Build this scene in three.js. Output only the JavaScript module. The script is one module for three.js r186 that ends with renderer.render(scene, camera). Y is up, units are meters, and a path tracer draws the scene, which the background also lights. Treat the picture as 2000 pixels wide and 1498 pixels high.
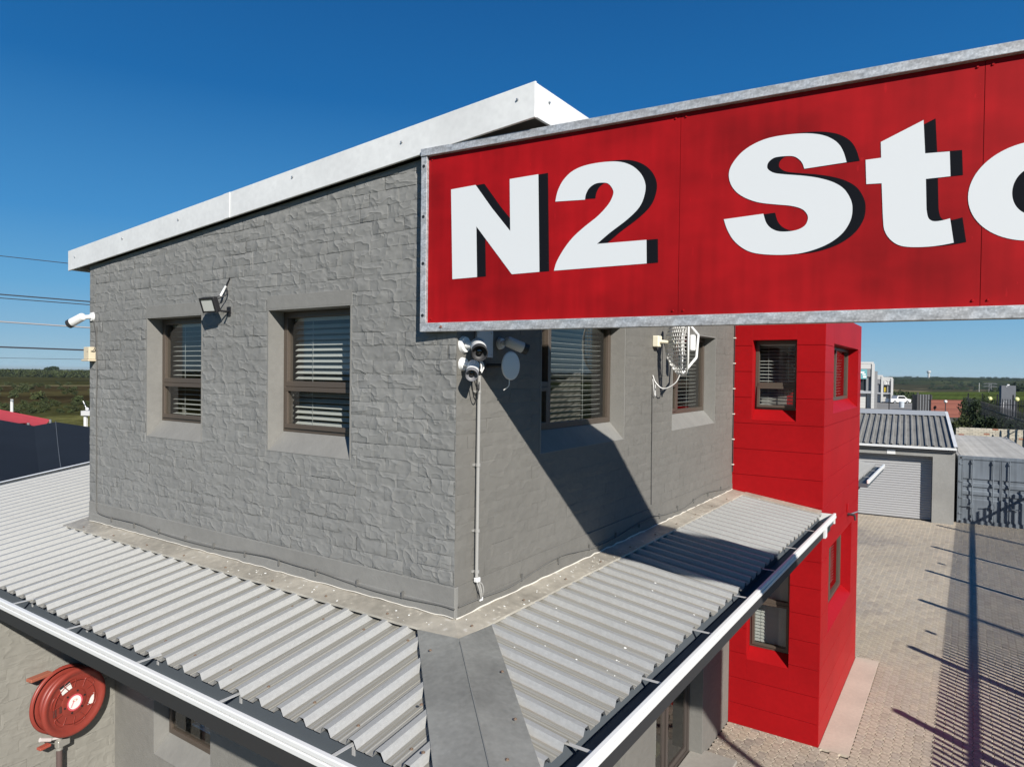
import * as THREE from 'three';
import { mergeGeometries } from 'three/addons/utils/BufferGeometryUtils.js';
import { RoundedBoxGeometry } from 'three/addons/geometries/RoundedBoxGeometry.js';

// ---------------------------------------------------------------- camera, sky, sun, exposure
const scene = new THREE.Scene();
const camera = new THREE.PerspectiveCamera(58.7, 1024 / 766, 0.1, 9000);
camera.position.set(2.812, 4.985, 3.518);
camera.rotation.order = 'YXZ';
camera.rotation.set(-0.0165, 0.5928, 0.0115);

const SUN = new THREE.Vector3(1.42, 1.0, 1.0).normalize();
const sun = new THREE.DirectionalLight(new THREE.Color(1.0, 0.955, 0.88), 5.0);
sun.position.copy(SUN).multiplyScalar(60);
sun.castShadow = true;
sun.shadow.mapSize.set(4096, 4096);
Object.assign(sun.shadow.camera, { left: -35, right: 35, top: 35, bottom: -35, near: 1, far: 160 });
scene.add(sun, sun.target);

function lerpStops(stops, t) {
  for (let i = 1; i < stops.length; i++) if (t <= stops[i][0]) {
    const [a, ca] = stops[i - 1], [b, cb] = stops[i], k = (t - a) / (b - a);
    return ca.map((c, j) => c + (cb[j] - c) * k);
  }
  return stops[stops.length - 1][1];
}
{
  const W = 2048, H = 1024, d = new Float32Array(W * H * 4);
  const stops = [[-90, [.30, .33, .33]], [-1, [.36, .48, .54]], [0, [.37, .54, .64]], [2.5, [.25, .47, .66]], [6, [.135, .385, .66]], [11, [.062, .275, .59]], [21, [.016, .145, .41]], [32, [.0095, .092, .295]], [55, [.008, .066, .225]], [90, [.007, .052, .19]]];
  for (let j = 0; j < H; j++) {
    const el = ((j + .5) / H - .5) * 180, c = lerpStops(stops, el).map(v => v / 1.35);
    for (let i = 0; i < W; i++) {
      const k = (j * W + i) * 4;
      // one small far cloud low over the hills
      const az = (i + .5) / W * 360;
      let f = 0;
      for (const [ca, ce, sa, se] of [[269.1, 2.05, .42, .11], [270.0, 1.85, .2, .07]]) f += Math.exp(-(((az - ca) / sa) ** 2) - (((el - ce) / se) ** 2));
      f = Math.min(f, 1) * .5;
      d[k] = c[0] + (.12 - c[0]) * f; d[k + 1] = c[1] + (.20 - c[1]) * f; d[k + 2] = c[2] + (.31 - c[2]) * f; d[k + 3] = 1;
    }
  }
  const sky = new THREE.DataTexture(d, W, H, THREE.RGBAFormat, THREE.FloatType);
  sky.mapping = THREE.EquirectangularReflectionMapping;
  sky.magFilter = sky.minFilter = THREE.LinearFilter;
  sky.wrapS = THREE.RepeatWrapping;
  sky.needsUpdate = true;
  scene.background = sky;
  scene.environment = sky;
}
const renderer = new THREE.WebGLRenderer({ antialias: true });
renderer.toneMapping = THREE.LinearToneMapping;
renderer.toneMappingExposure = 1.35;
renderer.shadowMap.enabled = true;

// ---------------------------------------------------------------- helpers
let seed = 12345;
const rnd = () => { seed = (seed + 0x6D2B79F5) | 0; let t = Math.imul(seed ^ (seed >>> 15), 1 | seed); t = (t + Math.imul(t ^ (t >>> 7), 61 | t)) ^ t; return ((t ^ (t >>> 14)) >>> 0) / 4294967296; };
const rr = (a, b) => a + (b - a) * rnd();
const hash = (x, y, s = 0) => { let h = Math.imul(x | 0, 374761393) + Math.imul(y | 0, 668265263) + Math.imul(s | 0, 974634777); h = Math.imul(h ^ (h >>> 13), 1274126177); return ((h ^ (h >>> 16)) >>> 0) / 4294967296; };
const mod = (a, n) => ((a % n) + n) % n;
const sm = t => t * t * (3 - 2 * t);
const sstep = (a, b, x) => sm(Math.min(1, Math.max(0, (x - a) / (b - a))));
function vn(x, y, px, py, s) {                                   // value noise with period px, py
  const xi = Math.floor(x), yi = Math.floor(y), fx = sm(x - xi), fy = sm(y - yi);
  const a = hash(mod(xi, px), mod(yi, py), s), b = hash(mod(xi + 1, px), mod(yi, py), s), c = hash(mod(xi, px), mod(yi + 1, py), s), d = hash(mod(xi + 1, px), mod(yi + 1, py), s);
  return a + (b - a) * fx + (c - a) * fy + (a - b - c + d) * fx * fy;
}
function fbm(u, v, f, oct, s = 0, ax = 1) {                       // tileable on the unit square
  let r = 0, w = .5, t = 0;
  for (let o = 0; o < oct; o++) { const p = f << o, q = Math.max(1, Math.round(p * ax)); r += w * vn(u * p, v * q, p, q, s + o * 17); t += w; w *= .5; }
  return r / t;
}
function tex(n, fn, color = true, m = n) {
  const d = new Uint8Array(n * m * 4);
  for (let j = 0; j < m; j++) for (let i = 0; i < n; i++) {
    let c = fn((i + .5) / n, (j + .5) / m); if (!Array.isArray(c)) c = [c, c, c];
    const k = (j * n + i) * 4;
    for (let q = 0; q < 3; q++) d[k + q] = Math.max(0, Math.min(255, Math.round(c[q] * 255)));
    d[k + 3] = 255;
  }
  const t = new THREE.DataTexture(d, n, m);
  t.wrapS = t.wrapT = THREE.RepeatWrapping; t.magFilter = THREE.LinearFilter; t.minFilter = THREE.LinearMipmapLinearFilter; t.generateMipmaps = true;
  if (color) t.colorSpace = THREE.SRGBColorSpace;
  t.needsUpdate = true;
  return t;
}
const scaled = (t, r, s = r) => { const c = t.clone(); c.repeat.set(r, s); c.needsUpdate = true; return c; };
const phys = (c, rough, spec, o = {}) => new THREE.MeshPhysicalMaterial({ color: col(...c), roughness: rough, specularIntensity: spec, side: THREE.DoubleSide, ...o });
const col = (r, g, b) => new THREE.Color().setRGB(r, g, b);
const mat = (c, rough = .8, o = {}) => new THREE.MeshStandardMaterial({ color: Array.isArray(c) ? col(...c) : c, roughness: rough, side: THREE.DoubleSide, ...o });

function planarUV(g) {
  const p = g.attributes.position, n = g.attributes.normal, u = new Float32Array(p.count * 2);
  for (let i = 0; i < p.count; i++) {
    const a = Math.abs(n.getX(i)), b = Math.abs(n.getY(i)), c = Math.abs(n.getZ(i));
    if (b > .75 && b >= a && b >= c) { u[2 * i] = p.getX(i); u[2 * i + 1] = p.getZ(i); }
    else if (a > c) { u[2 * i] = p.getZ(i) + 7.3; u[2 * i + 1] = p.getY(i); }
    else { u[2 * i] = p.getX(i); u[2 * i + 1] = p.getY(i); }
  }
  g.setAttribute('uv', new THREE.BufferAttribute(u, 2));
  return g;
}
function merge(list, uv = true) {
  if (!Array.isArray(list)) list = [list];
  const gs = list.flat(3).map(g => {
    g = g.index ? g.toNonIndexed() : g;
    for (const k of Object.keys(g.attributes)) if (!['position', 'normal', 'uv'].includes(k)) g.deleteAttribute(k);
    if (!g.attributes.normal) g.computeVertexNormals();
    return uv || !g.attributes.uv ? planarUV(g) : g;
  });
  return gs.length === 1 ? gs[0] : mergeGeometries(gs, false);
}
const taken = {};
function numbered(n) { const k = taken[n] || 0; taken[n] = k + 1; return k ? n + '_' + String(k).padStart(3, '0') : n; }
function thing(name, label, category, pos = [0, 0, 0], turn = 0, group) {
  const o = new THREE.Group(); o.name = numbered(name); o.position.set(...pos); o.rotation.y = turn;
  o.userData = { label, category }; if (group) o.userData.group = group;
  scene.add(o); return o;
}
function part(name, list, m, parent, uv = true) {
  const o = new THREE.Mesh(Array.isArray(list) ? merge(list, uv) : (uv ? merge(list, true) : list), m);
  o.name = name; o.castShadow = o.receiveShadow = true; parent.add(o); return o;
}
function single(name, list, m, label, category, group, uv = true) {
  const o = part(numbered(name), list, m, scene, uv); o.userData = { label, category }; if (group) o.userData.group = group; return o;
}
function struct(name, list, m, uv = true) { const o = part(name, list, m, scene, uv); o.userData = { kind: 'structure' }; return o; }
function sub(name, parent, pos = [0, 0, 0], turn = 0) { const o = new THREE.Group(); o.name = name; o.position.set(...pos); o.rotation.y = turn; parent.add(o); return o; }
const box = (x0, x1, y0, y1, z0, z1) => { const g = new THREE.BoxGeometry(x1 - x0, y1 - y0, z1 - z0); g.translate((x0 + x1) / 2, (y0 + y1) / 2, (z0 + z1) / 2); return g; };
const rbox = (x0, x1, y0, y1, z0, z1, r = .01) => { const g = new RoundedBoxGeometry(x1 - x0, y1 - y0, z1 - z0, 2, r); g.translate((x0 + x1) / 2, (y0 + y1) / 2, (z0 + z1) / 2); return g; };
const cyl = (r0, r1, h, x, y, z, n = 16, rot = null) => { const g = new THREE.CylinderGeometry(r1, r0, h, n); if (rot === 'x') g.rotateZ(-Math.PI / 2); if (rot === 'z') g.rotateX(Math.PI / 2); g.translate(x, y, z); return g; };
const V = (x, y, z) => new THREE.Vector3(x, y, z);
function bar(a, b, r, n = 8) { a = V(...a); b = V(...b); const d = b.clone().sub(a), g = new THREE.CylinderGeometry(r, r, d.length(), n); g.applyQuaternion(new THREE.Quaternion().setFromUnitVectors(V(0, 1, 0), d.normalize())); const m = a.add(b).multiplyScalar(.5); g.translate(m.x, m.y, m.z); return g; }
function tube(pts, r, seg = 40, n = 6) { return new THREE.TubeGeometry(new THREE.CatmullRomCurve3(pts.map(p => V(...p)), false, 'catmullrom', .5), seg, r, n); }
function quadMesh(tris) { const g = new THREE.BufferGeometry(); g.setAttribute('position', new THREE.BufferAttribute(new Float32Array(tris.flat(2)), 3)); g.computeVertexNormals(); return g; }
const quad = (a, b, c, d) => [[a, b, c], [a, c, d]];
function rectPath(P, x0, x1, y0, y1) { P.moveTo(x0, y0); P.lineTo(x1, y0); P.lineTo(x1, y1); P.lineTo(x0, y1); P.closePath(); return P; }
// a wall in its own plane (u right as seen from outside, v up) with rectangular holes, t thick, its face at w = 0
function wallGeo(outline, holes, t) {
  const s = new THREE.Shape(outline.map(p => new THREE.Vector2(...p)));
  for (const h of holes) s.holes.push(rectPath(new THREE.Path(), ...h));
  const g = new THREE.ExtrudeGeometry(s, { depth: t, bevelEnabled: false }); g.translate(0, 0, -t); return g;
}
const faceX = (g, x = 0, z = 0) => { g.rotateY(Math.PI / 2); g.translate(x, 0, z); return g; };   // u -> -z, w -> +x

// ---------------------------------------------------------------- materials
const lumps = tex(1024, (u, v) => {                              // thick brushed paint over rough masonry
  const a = fbm(u, v, 6, 4, 3), b = fbm(u, v, 24, 4, 9), w = fbm(u, v, 8, 3, 31) - .5;
  const r1 = 1 - Math.abs(2 * fbm(u + w * .05, v + w * .03, 9, 3, 41, 1.7) - 1), r2 = 1 - Math.abs(2 * fbm(u + w * .04, v, 17, 2, 57, 1.4) - 1);
  return .34 * a + .22 * b + .36 * Math.pow(r1, 5) + .16 * Math.pow(r2, 6);
}, false);
const fine = tex(512, (u, v) => .5 * fbm(u, v, 16, 4, 77) + .5 * fbm(u, v, 90, 2, 78), false);
const mottle = tex(512, (u, v) => { const a = fbm(u, v, 3, 5, 5), b = fbm(u, v, 40, 2, 6), k = .93 + .10 * (a - .5) + .05 * (b - .5); return [k, k, k * .995]; });
const streakT = tex(512, (u, v) => { const a = fbm(u, v, 30, 3, 15, .08), b = fbm(u, v, 5, 4, 16), k = .86 + .2 * (a - .5) + .18 * (b - .5); return [k, k, k]; });
const galvT = tex(512, (u, v) => { const a = fbm(u, v, 10, 3, 21, 2.2), b = fbm(u, v, 46, 2, 22), c = fbm(u, v, 4, 3, 23); const k = .80 + .30 * (a - .5) + .22 * (b - .5); return [k * (1 + .05 * (c - .5)), k * 1.005, k * (1.02 - .05 * (c - .5))]; });
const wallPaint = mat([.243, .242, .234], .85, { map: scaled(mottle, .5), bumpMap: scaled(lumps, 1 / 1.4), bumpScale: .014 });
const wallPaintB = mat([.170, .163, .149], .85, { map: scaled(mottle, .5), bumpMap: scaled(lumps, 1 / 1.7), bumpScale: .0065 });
const lowPaint = mat([.255, .245, .218], .85, { map: scaled(mottle, .5), bumpMap: scaled(lumps, 1 / 1.6), bumpScale: .009 });
const smoothPaint = mat([.240, .235, .222], .8, { map: scaled(mottle, .7), bumpMap: scaled(fine, 1), bumpScale: .0015 });
const roughPlaster = mat([.21, .205, .19], .85, { map: scaled(mottle, .7), bumpMap: scaled(fine, 2), bumpScale: .004 });
const redPaint = phys([.365, .006, .0092], .5, .25, { map: scaled(mottle, .6), bumpMap: scaled(fine, .8), bumpScale: .0012 });
const white = mat([.77, .78, .785], .55, { map: scaled(mottle, .8) });
const whiteGloss = mat([.72, .72, .71], .38);
const bronze = mat([.105, .083, .066], .42, { metalness: .25 });
const black = mat([.016, .016, .018], .5);
const charcoal = mat([.03, .03, .032], .55);
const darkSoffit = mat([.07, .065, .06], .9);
const galvFrame = mat([.66, .67, .67], .5, { metalness: .3, map: scaled(galvT, 3), bumpMap: scaled(fine, 2), bumpScale: .0008 });
const steel = mat([.42, .43, .44], .38, { metalness: .8 });
const concrete = mat([.33, .31, .28], .9, { map: scaled(mottle, .6), bumpMap: scaled(fine, 1.5), bumpScale: .004 });
const interior = mat([.16, .15, .14], .95);
const blindM = mat([.46, .455, .43], .6);
const glass = new THREE.MeshPhysicalMaterial({ color: col(.86, .89, .88), roughness: .02, transmission: 1, thickness: 0, ior: 1.62, side: THREE.DoubleSide });
// galvanised roof sheeting: u runs across one rib period, v along the slope; dust and rust stains lie in the pans
const roofT = tex(512, (u, v) => {
  const sp = fbm(u, v, 30, 3, 61, 3), big = fbm(u, v, 3, 4, 62), dl = fbm(u, v, 28, 3, 63, .12), gr = fbm(u, v, 64, 2, 66);
  const pan = sstep(.50, .42, Math.abs(u - .28) * 1.6);                     // 1 inside the pan
  let k = .80 + .05 * (sp - .5) + .05 * (big - .5) + .05 * (gr - .5);
  const dust = Math.min(1, Math.max(0, pan * (.55 + 1.3 * (dl - .45)) + (big - .7) * .4 + .15 * (gr - .5)));
  const line = Math.exp(-(((u - .565) / .018) ** 2)) * (.05 + .6 * fbm(u, v, 6, 3, 65, 3));    // rusty dirt where the rib starts
  let c = [k, k * 1.0, k * .995];
  c = c.map((x, i) => x + ([.665, .64, .575][i] - x) * dust * .85);
  c = c.map((x, i) => x + ([.60, .50, .40][i] - x) * Math.min(.6, line));
  return c;
});
const roofM = mat([.60, .605, .60], .55, { metalness: .2, map: roofT });
const flashM = mat([.60, .57, .51], .55, { metalness: .25, map: scaled(tex(512, (u, v) => { const a = fbm(u, v, 4, 5, 71), b = fbm(u, v, 40, 2, 72), k = .84 + .3 * (a - .5) + .12 * (b - .5); const w = b > .82 ? .12 : 0; return [k + w, k * .985 + w, k * .955 + w]; }), .7) });
const hipM = mat([.34, .34, .33], .6, { metalness: .3, map: scaled(tex(512, (u, v) => { const a = fbm(u, v, 4, 5, 81), b = fbm(u, v, 60, 2, 82), k = .86 + .32 * (a - .5) + .1 * (b - .5); return [k, k, k * .98]; }), .8) });

// ================================================================ the grey building
const G0 = 3.301, SL = .1417, REV = .147;
const bld = thing('grey_building', 'grey painted brick building with corrugated skirt roof and white sloping fascia', 'building');

// painted bricks: each a lumpy patch that sinks into the joint all round
function brickPatch(u0, u1, v0, v1, tl, tr, relief, nx = 7, ny = 4) {
  const P = [], I = [], h0 = relief * (rnd() < .3 ? rr(.15, .4) : rr(.5, 1.1)), tu = relief * rr(-.3, .3), tv = relief * rr(-.25, .35), ex = [rr(.003, .014), rr(.003, .014)], ey = [rr(.003, .010), rr(.003, .010)], fill = [rnd() < .62, rnd() < .62, rnd() < .36, rnd() < .36];
  for (let j = 0; j <= ny; j++) for (let i = 0; i <= nx; i++) {
    const L = u1 - u0;
    let u = i === 0 ? u0 : i === nx ? u1 : i === 1 ? u0 + Math.min(ex[0], L * .3) : i === nx - 1 ? u1 - Math.min(ex[1], L * .3) : u0 + L * (i - .5) / (nx - 1);
    const t = (u - u0) / L, top = tl + (tr - tl) * t, H = top - v0;
    let v = j === 0 ? v0 : j === ny ? top : j === 1 ? v0 + Math.min(ey[0], H * .3) : j === ny - 1 ? top - Math.min(ey[1], H * .3) : v0 + H * j / ny;
    const edge = i === 0 || i === nx || j === 0 || j === ny, sd = i === 0 ? 0 : i === nx ? 1 : j === 0 ? 2 : 3;
    let w = fill[sd] && rnd() < .8 ? Math.max(.0006, h0 * rr(.5, .95)) : -.004;
    if (!edge) { w = h0 + tu * (t - .5) + tv * ((v - v0) / H - .5) + relief * rr(-.16, .16); u += rr(-.004, .004); v += rr(-.003, .003); w = Math.max(w, .0005); }
    P.push(u, v, w);
  }
  for (let j = 0; j < ny; j++) for (let i = 0; i < nx; i++) { const a = j * (nx + 1) + i, b = a + 1, c = a + nx + 1, d = c + 1; if ((i + j) % 2) I.push(a, b, d, a, d, c); else I.push(a, b, c, b, d, c); }
  const g = new THREE.BufferGeometry(); g.setAttribute('position', new THREE.Float32BufferAttribute(P, 3)); g.setIndex(I); g.computeVertexNormals(); return g;
}
function courses(u0, u1, v0, v1, topline, excl, relief, place, H = .1, L = .3, nx = 7, ny = 4) {
  const out = []; let row = 0;
  for (let v = v0; v < v1 - .02; v += H, row++) {
    let spans = [[u0, u1]]; const hi = Math.min(v + H, v1);
    for (const [a, b, c, d] of excl) if (hi > c + .012 && v < d - .012) spans = spans.flatMap(([s, e]) => b <= s || a >= e ? [[s, e]] : [[s, a], [b, e]].filter(q => q[1] - q[0] > .035));
    const off = (row % 2) * L / 2 + rr(-.04, .04);
    for (const [s, e] of spans) {
      let x = s;
      while (x < e - .001) {
        let n = (Math.floor((x - u0 - off + 1e-4) / L) + 1) * L + u0 + off + rr(-.012, .012);
        if (n > e - .05) n = e; if (n - x < .05 && n < e) n += L;
        n = Math.min(n, e);
        const jit = rr(-.004, .004), tl = Math.min(v + H, topline(x)), tr = Math.min(v + H, topline(n));
        if (tl - v > .025 && tr - v > .025) { const g = place(brickPatch(x, n, v + (row ? jit : 0), hi, tl, tr, relief, nx, ny)); g.computeBoundingSphere(); out.push(g); }
        x = n;
      }
    }
  }
  return out;
}
const topA = x => 6.455 + (6.06 - 6.455) * (-x / 5) - .004;
// ---- wall facing the camera's left: windows A1, A2 and the one under the eave
const WT = 5.466, WB = 4.32;
const winsA = [[-3.845, -2.926, WB, WT], [-1.969, -1.006, WB, WT], [-3.70, -2.76, 1.24, 2.36]];
const liner = .012;
const wallA = part('wall', wallGeo([[-5, 0], [0, 0], [0, 6.455], [-5, 6.06]], winsA.map(([a, b, c, d]) => [a - liner, b + liner, c, d + liner]), .2), wallPaint, bld);
{
  const ex = winsA.map(([a, b, c, d]) => [a - .02, b + .02, c - .012, d + .12]);
  let bricks = courses(-4.998, -.002, G0 + .26, 6.45, topA, ex, .0046, g => g);
  bricks.sort((a, b) => a.boundingSphere.center.distanceTo(camera.position) - b.boundingSphere.center.distanceTo(camera.position));
  bricks.slice(0, 300).forEach(g => part('brick', g, wallPaint, wallA));
  if (bricks.length > 300) { const s = part('brickwork', bricks.slice(300), wallPaint, wallA); s.userData.kind = 'stuff'; }
  // smooth plaster: surrounds above and below each opening, linings, and the upstand at the roof
  for (const [a, b, c, d] of winsA) {
    const u = d > 3;
    if (u) for (const q of [rbox(a - .018, b + .018, d + liner, d + .118, -.02, .0022, .002)]) part('plaster_surround', q, smoothPaint, wallA);
    part('reveal', [box(a - liner, a, c, d, -.199, .003), box(b, b + liner, c, d, -.199, .003), box(a - liner, b + liner, d, d + liner, -.199, .0035)], smoothPaint, wallA);
  }
  part('plaster_band', [rbox(-4.998, .012, G0 - .1, G0 + .255, -.03, .009, .006), rbox(-4.998, .016, G0 - .1, G0 + .13, -.02, .014, .006)], smoothPaint, wallA);
}
part('plaster', (() => { const [a, b, c, d] = winsA[2], g = wallGeo([[-4.445, 0], [-.003, 0], [-.003, 2.93], [-4.445, 2.93]], [[a - liner, b + liner, c, d + liner]], .004); g.translate(0, 0, .0045); return g; })(), mat([.235, .228, .21], .85, { map: scaled(mottle, .5), bumpMap: scaled(fine, 1.2), bumpScale: .004 }), wallA);
// ---- wall running away to the red tower (u = -z)
const winsB = [[1.07, 2.62, 4.34, WT], [3.92, 5.47, 4.34, WT]];
const openB = [[1.0, 2.66, 0.02, 2.5], [3.57, 5.17, 0.02, 2.5]];
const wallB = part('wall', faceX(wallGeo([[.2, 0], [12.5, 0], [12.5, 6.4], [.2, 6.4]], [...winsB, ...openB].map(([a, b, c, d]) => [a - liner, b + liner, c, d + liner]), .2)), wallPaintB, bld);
wallB.userData.label = 'wall with the mast of cameras, in shade of the sign';
{
  const ex = winsB.map(([a, b, c, d]) => [a - .03, b + .03, c - .10, d + .12]);
  const br = courses(.002, 6.3, G0 + .26, 6.4, () => 9, ex, .0028, g => faceX(g), .1, .3, 5, 3);
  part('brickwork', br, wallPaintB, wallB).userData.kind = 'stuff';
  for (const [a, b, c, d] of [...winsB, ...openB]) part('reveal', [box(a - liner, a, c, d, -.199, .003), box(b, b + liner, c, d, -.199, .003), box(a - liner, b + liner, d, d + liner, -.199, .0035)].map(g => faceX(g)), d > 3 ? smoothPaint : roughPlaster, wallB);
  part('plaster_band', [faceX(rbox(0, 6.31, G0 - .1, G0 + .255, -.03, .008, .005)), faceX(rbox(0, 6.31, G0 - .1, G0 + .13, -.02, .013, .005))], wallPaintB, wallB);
  part('corner_skin', box(-.02, .0006, 0, 6.44, -.2, -.0005), wallPaintB, wallB);
}
// ---- the other walls, floor and the lower block on the left
part('wall', [box(-5, -4.8, 0, 6.05, -9, -.2), box(-4.8, -.2, 0, 6.05, -9, -8.8)], wallPaintB, bld);
const blk = part('wall', box(-8.1, -4.45, 0, 2.94, -6, 1.14), lowPaint, bld);
blk.userData.label = 'low brick wall that carries the hose reel';
part('brickwork', courses(-1.13, -.012, .02, 2.93, () => 9, [], .0035, g => faceX(g, -4.45), .1, .3, 6, 3), lowPaint, blk).userData.kind = 'stuff';
part('floor', box(-4.79, -.21, 3.02, 3.2, -8.79, -.21), interior, bld);
part('ceiling', box(-4.79, -.21, 5.95, 6.0, -8.79, -.21), interior, bld);
part('partition', [box(-4.79, -.21, 3.21, 5.94, -2.95, -2.85), box(-2.45, -2.4, 3.21, 5.94, -2.84, -.21), box(-4.79, -.21, .01, 3.0, -3.1, -3.0)], interior, bld);

// ---- top roof: slab, soffit and white fascia boards
const fTop = x => 6.243 + (x + 5.362) * (.477 / 5.988), FH = .208;
{
  const slab = quadMesh([]);
  const y = (x, d) => fTop(x) - d, a = -5.34, b = .60, z0 = .044, z1 = -9.15;
  const T = [...quad([a, y(a, .02), z0], [b, y(b, .02), z0], [b, y(b, .02), z1], [a, y(a, .02), z1])];
  part('roof_deck', quadMesh(T), roofM, bld);
  part('soffit', quadMesh([...quad([a, y(a, .17), z0], [b, y(b, .17), z0], [b, y(b, .17), z1], [a, y(a, .17), z1])]), darkSoffit, bld);
  part('rafter', [-1.5, -3.2, -5].map(z => { const g = box(0, .6, -.1, 0, z, z + .05); g.translate(0, fTop(.3) - .16, 0); return g; }), darkSoffit, bld);
  const board = (x0, x1, dz = 0) => { const P = [[x0, fTop(x0)], [x1, fTop(x1)], [x1, fTop(x1) - FH], [x0, fTop(x0) - FH]]; const s = new THREE.Shape(P.map(p => new THREE.Vector2(...p))); const g = new THREE.ExtrudeGeometry(s, { depth: .014, bevelEnabled: true, bevelSize: .003, bevelThickness: .003, bevelSegments: 2 }); g.translate(0, 0, .043 + dz); return g; };
  const f1 = part('fascia_board', board(-5.36, -2.465), white, bld), f2 = part('fascia_board', board(-2.455, .622), white, bld);
  const f3 = part('fascia_board', faceX(rbox(-.038, 9.2, 6.72 - FH, 6.717, 0, .02, .004), .606), white, bld);
  part('fascia_board', faceX(rbox(-.038, 9.2, 6.247 - FH, 6.24, 0, .02, .004), -5.359), white, bld);
  part('joint_cover', board(-2.50, -2.42, .005), white, bld);
  const screw = (x, f) => part('screw', cyl(.009, .006, .008, x, fTop(x) - .055 - rr(0, .03), .066, 10, 'z'), steel, f);
  [-5.2, -4.2, -3.2].forEach(x => screw(x, f1)); [-1.6, -.45, .5].forEach(x => screw(x, f2));
  [.1, 1.2, 2.4].forEach(u => part('screw', cyl(.009, .006, .008, .63, 6.645, -u, 10, 'x'), steel, f3));
}

// ---- corrugated skirt roof
const PR = [[0, 0], [.26, .0], [.285, .003], [.315, .003], [.34, 0], [.58, 0], [.68, .037], [.875, .037], [.985, .002], [1, 0]];
function roofSheets(u0, u1, P, top, eave, p = .186) {
  const n = 4; let first = true;
  for (let s = u0; s < u1 - .02; s += n * p) {
    const T = [], UV = [], vo = rr(0, 1), lift = rr(0, .0015), ev = eave + rr(-.012, .012);
    const pts = [];
    for (let k = 0; k < n; k++) for (const [f, h] of PR) { if (k && f === 0) continue; pts.push([s + (k + f) * p, h + lift, k + f]); }
    pts.push([s + (n + .05) * p, .001 + lift, n + .05]);
    for (let i = 0; i + 1 < pts.length; i++) {
      let [a, ha, fa] = pts[i], [b, hb, fb] = pts[i + 1]; if (a >= u1) break;
      if (b > u1) { const k = (u1 - a) / (b - a); b = u1; hb = ha + (hb - ha) * k; fb = fa + (fb - fa) * k; }
      const ta = top(a), tb = top(b); if (ta > ev && tb > ev) continue;
      const A = P(a, ta, ha), B = P(b, tb, hb), Cc = P(b, ev, hb), D = P(a, ev, ha);
      T.push([A, D, Cc], [A, Cc, B]);
      UV.push(fa, ta * .8 + vo, fa, ev * .8 + vo, fb, ev * .8 + vo, fa, ta * .8 + vo, fb, ev * .8 + vo, fb, tb * .8 + vo);
    }
    if (!T.length) continue;
    const g = quadMesh(T); g.setAttribute('uv', new THREE.BufferAttribute(new Float32Array(UV), 2));
    part('roof_sheet', g, roofM, bld, false);
  }
}
const PA = (u, d, h) => [u, G0 - SL * d + h, d], PB = (u, d, h) => [d, G0 - SL * d + h, -u];
const EAVE = 1.2;
roofSheets(-8.2, 1.3, PA, u => u < -5.02 ? -5.2 : u < 0 ? .01 : u - .02, EAVE);
roofSheets(-1.3, 6.31, PB, u => u > 0 ? .01 : -u - .02, EAVE);
roofSheets(9.845, 12.5, PB, () => .01, EAVE);
// dark blocks added for the shade inside the open rib ends at the eave
{
  const F = []; const p = .186;
  for (let u = -8.2; u < 1.28; u += p) F.push(box(u + .685 * p, u + .87 * p, 3.10, G0 - SL * 1.16 + .032, 1.15, 1.16));
  for (let u = -1.3; u < 6.2; u += p) F.push(box(1.15, 1.16, 3.10, G0 - SL * 1.16 + .032, -u - .87 * p, -u - .685 * p));
  part('rib_end_shade', F, charcoal, bld).userData.kind = 'stuff';
}
// verge at the far left end
part('verge_flashing', [0].map(() => { const T = []; const a = [-8.24, -8.16], y = d => G0 - SL * d + .055; T.push(...quad([a[0], y(1.24), 1.24], [a[1], y(1.24), 1.24], [a[1], y(-5.2), -5.2], [a[0], y(-5.2), -5.2]), ...quad([a[0], y(1.24), 1.24], [a[0], y(-5.2), -5.2], [a[0], y(-5.2) - .14, -5.2], [a[0], y(1.24) - .14, 1.24])); return quadMesh(T); }), white, bld);
// wall flashings (two strips), white bead of sealant, folded hip capping
function strip(name, P, u0, u1, d0, d1, h, m, seg = 24, wob = .003) {
  const T = []; let prev = null;
  for (let i = 0; i <= seg; i++) {
    const u = u0 + (u1 - u0) * i / seg, w = wob ? rr(-wob, wob) : 0;
    const q = (d, hh) => P(P === PA ? Math.min(u, d) : Math.max(u, -d), d, hh), c = [q(d0, h + .006), q((d0 + d1) / 2, h + w * .5), q(d1, h + w), q(d1 + .003, h + w - .014)];
    if (prev) for (let k = 0; k < 3; k++) T.push(...quad(prev[k], prev[k + 1], c[k + 1], c[k]));
    prev = c;
  }
  return part(name, quadMesh(T), m, bld);
}
strip('flashing', PA, -5.14, -3.0, .004, .20, .043, flashM, 12); strip('flashing', PA, -3.03, .21, .004, .20, .046, flashM, 18);
strip('flashing', PB, -.21, 2.1, .004, .20, .0462, flashM, 14); strip('flashing', PB, 2.07, 4.4, .004, .20, .046, flashM, 14); strip('flashing', PB, 4.37, 6.31, .004, .20, .049, flashM, 12);
part('tower_flashing', quadMesh([...quad(PB(6.14, .2, .05), PB(6.14, 1.2, .05), PB(6.312, 1.2, .06), PB(6.312, .2, .06)), ...quad(PB(6.14, .2, .05), PB(6.14, 1.2, .05), PB(6.137, 1.2, .035), PB(6.137, .2, .035))]), flashM, bld);
part('end_flashing', quadMesh([...quad([-5.14, G0 + .05, .0], [-5.02, G0 + .05, .0], [-5.02, G0 + .17, -.6], [-5.14, G0 + .15, -.6])]), flashM, bld);
function bead(pts, r) { const g = tube(pts, r, pts.length * 3, 6); return g; }
const seal = mat([.62, .585, .52], .9);
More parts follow.
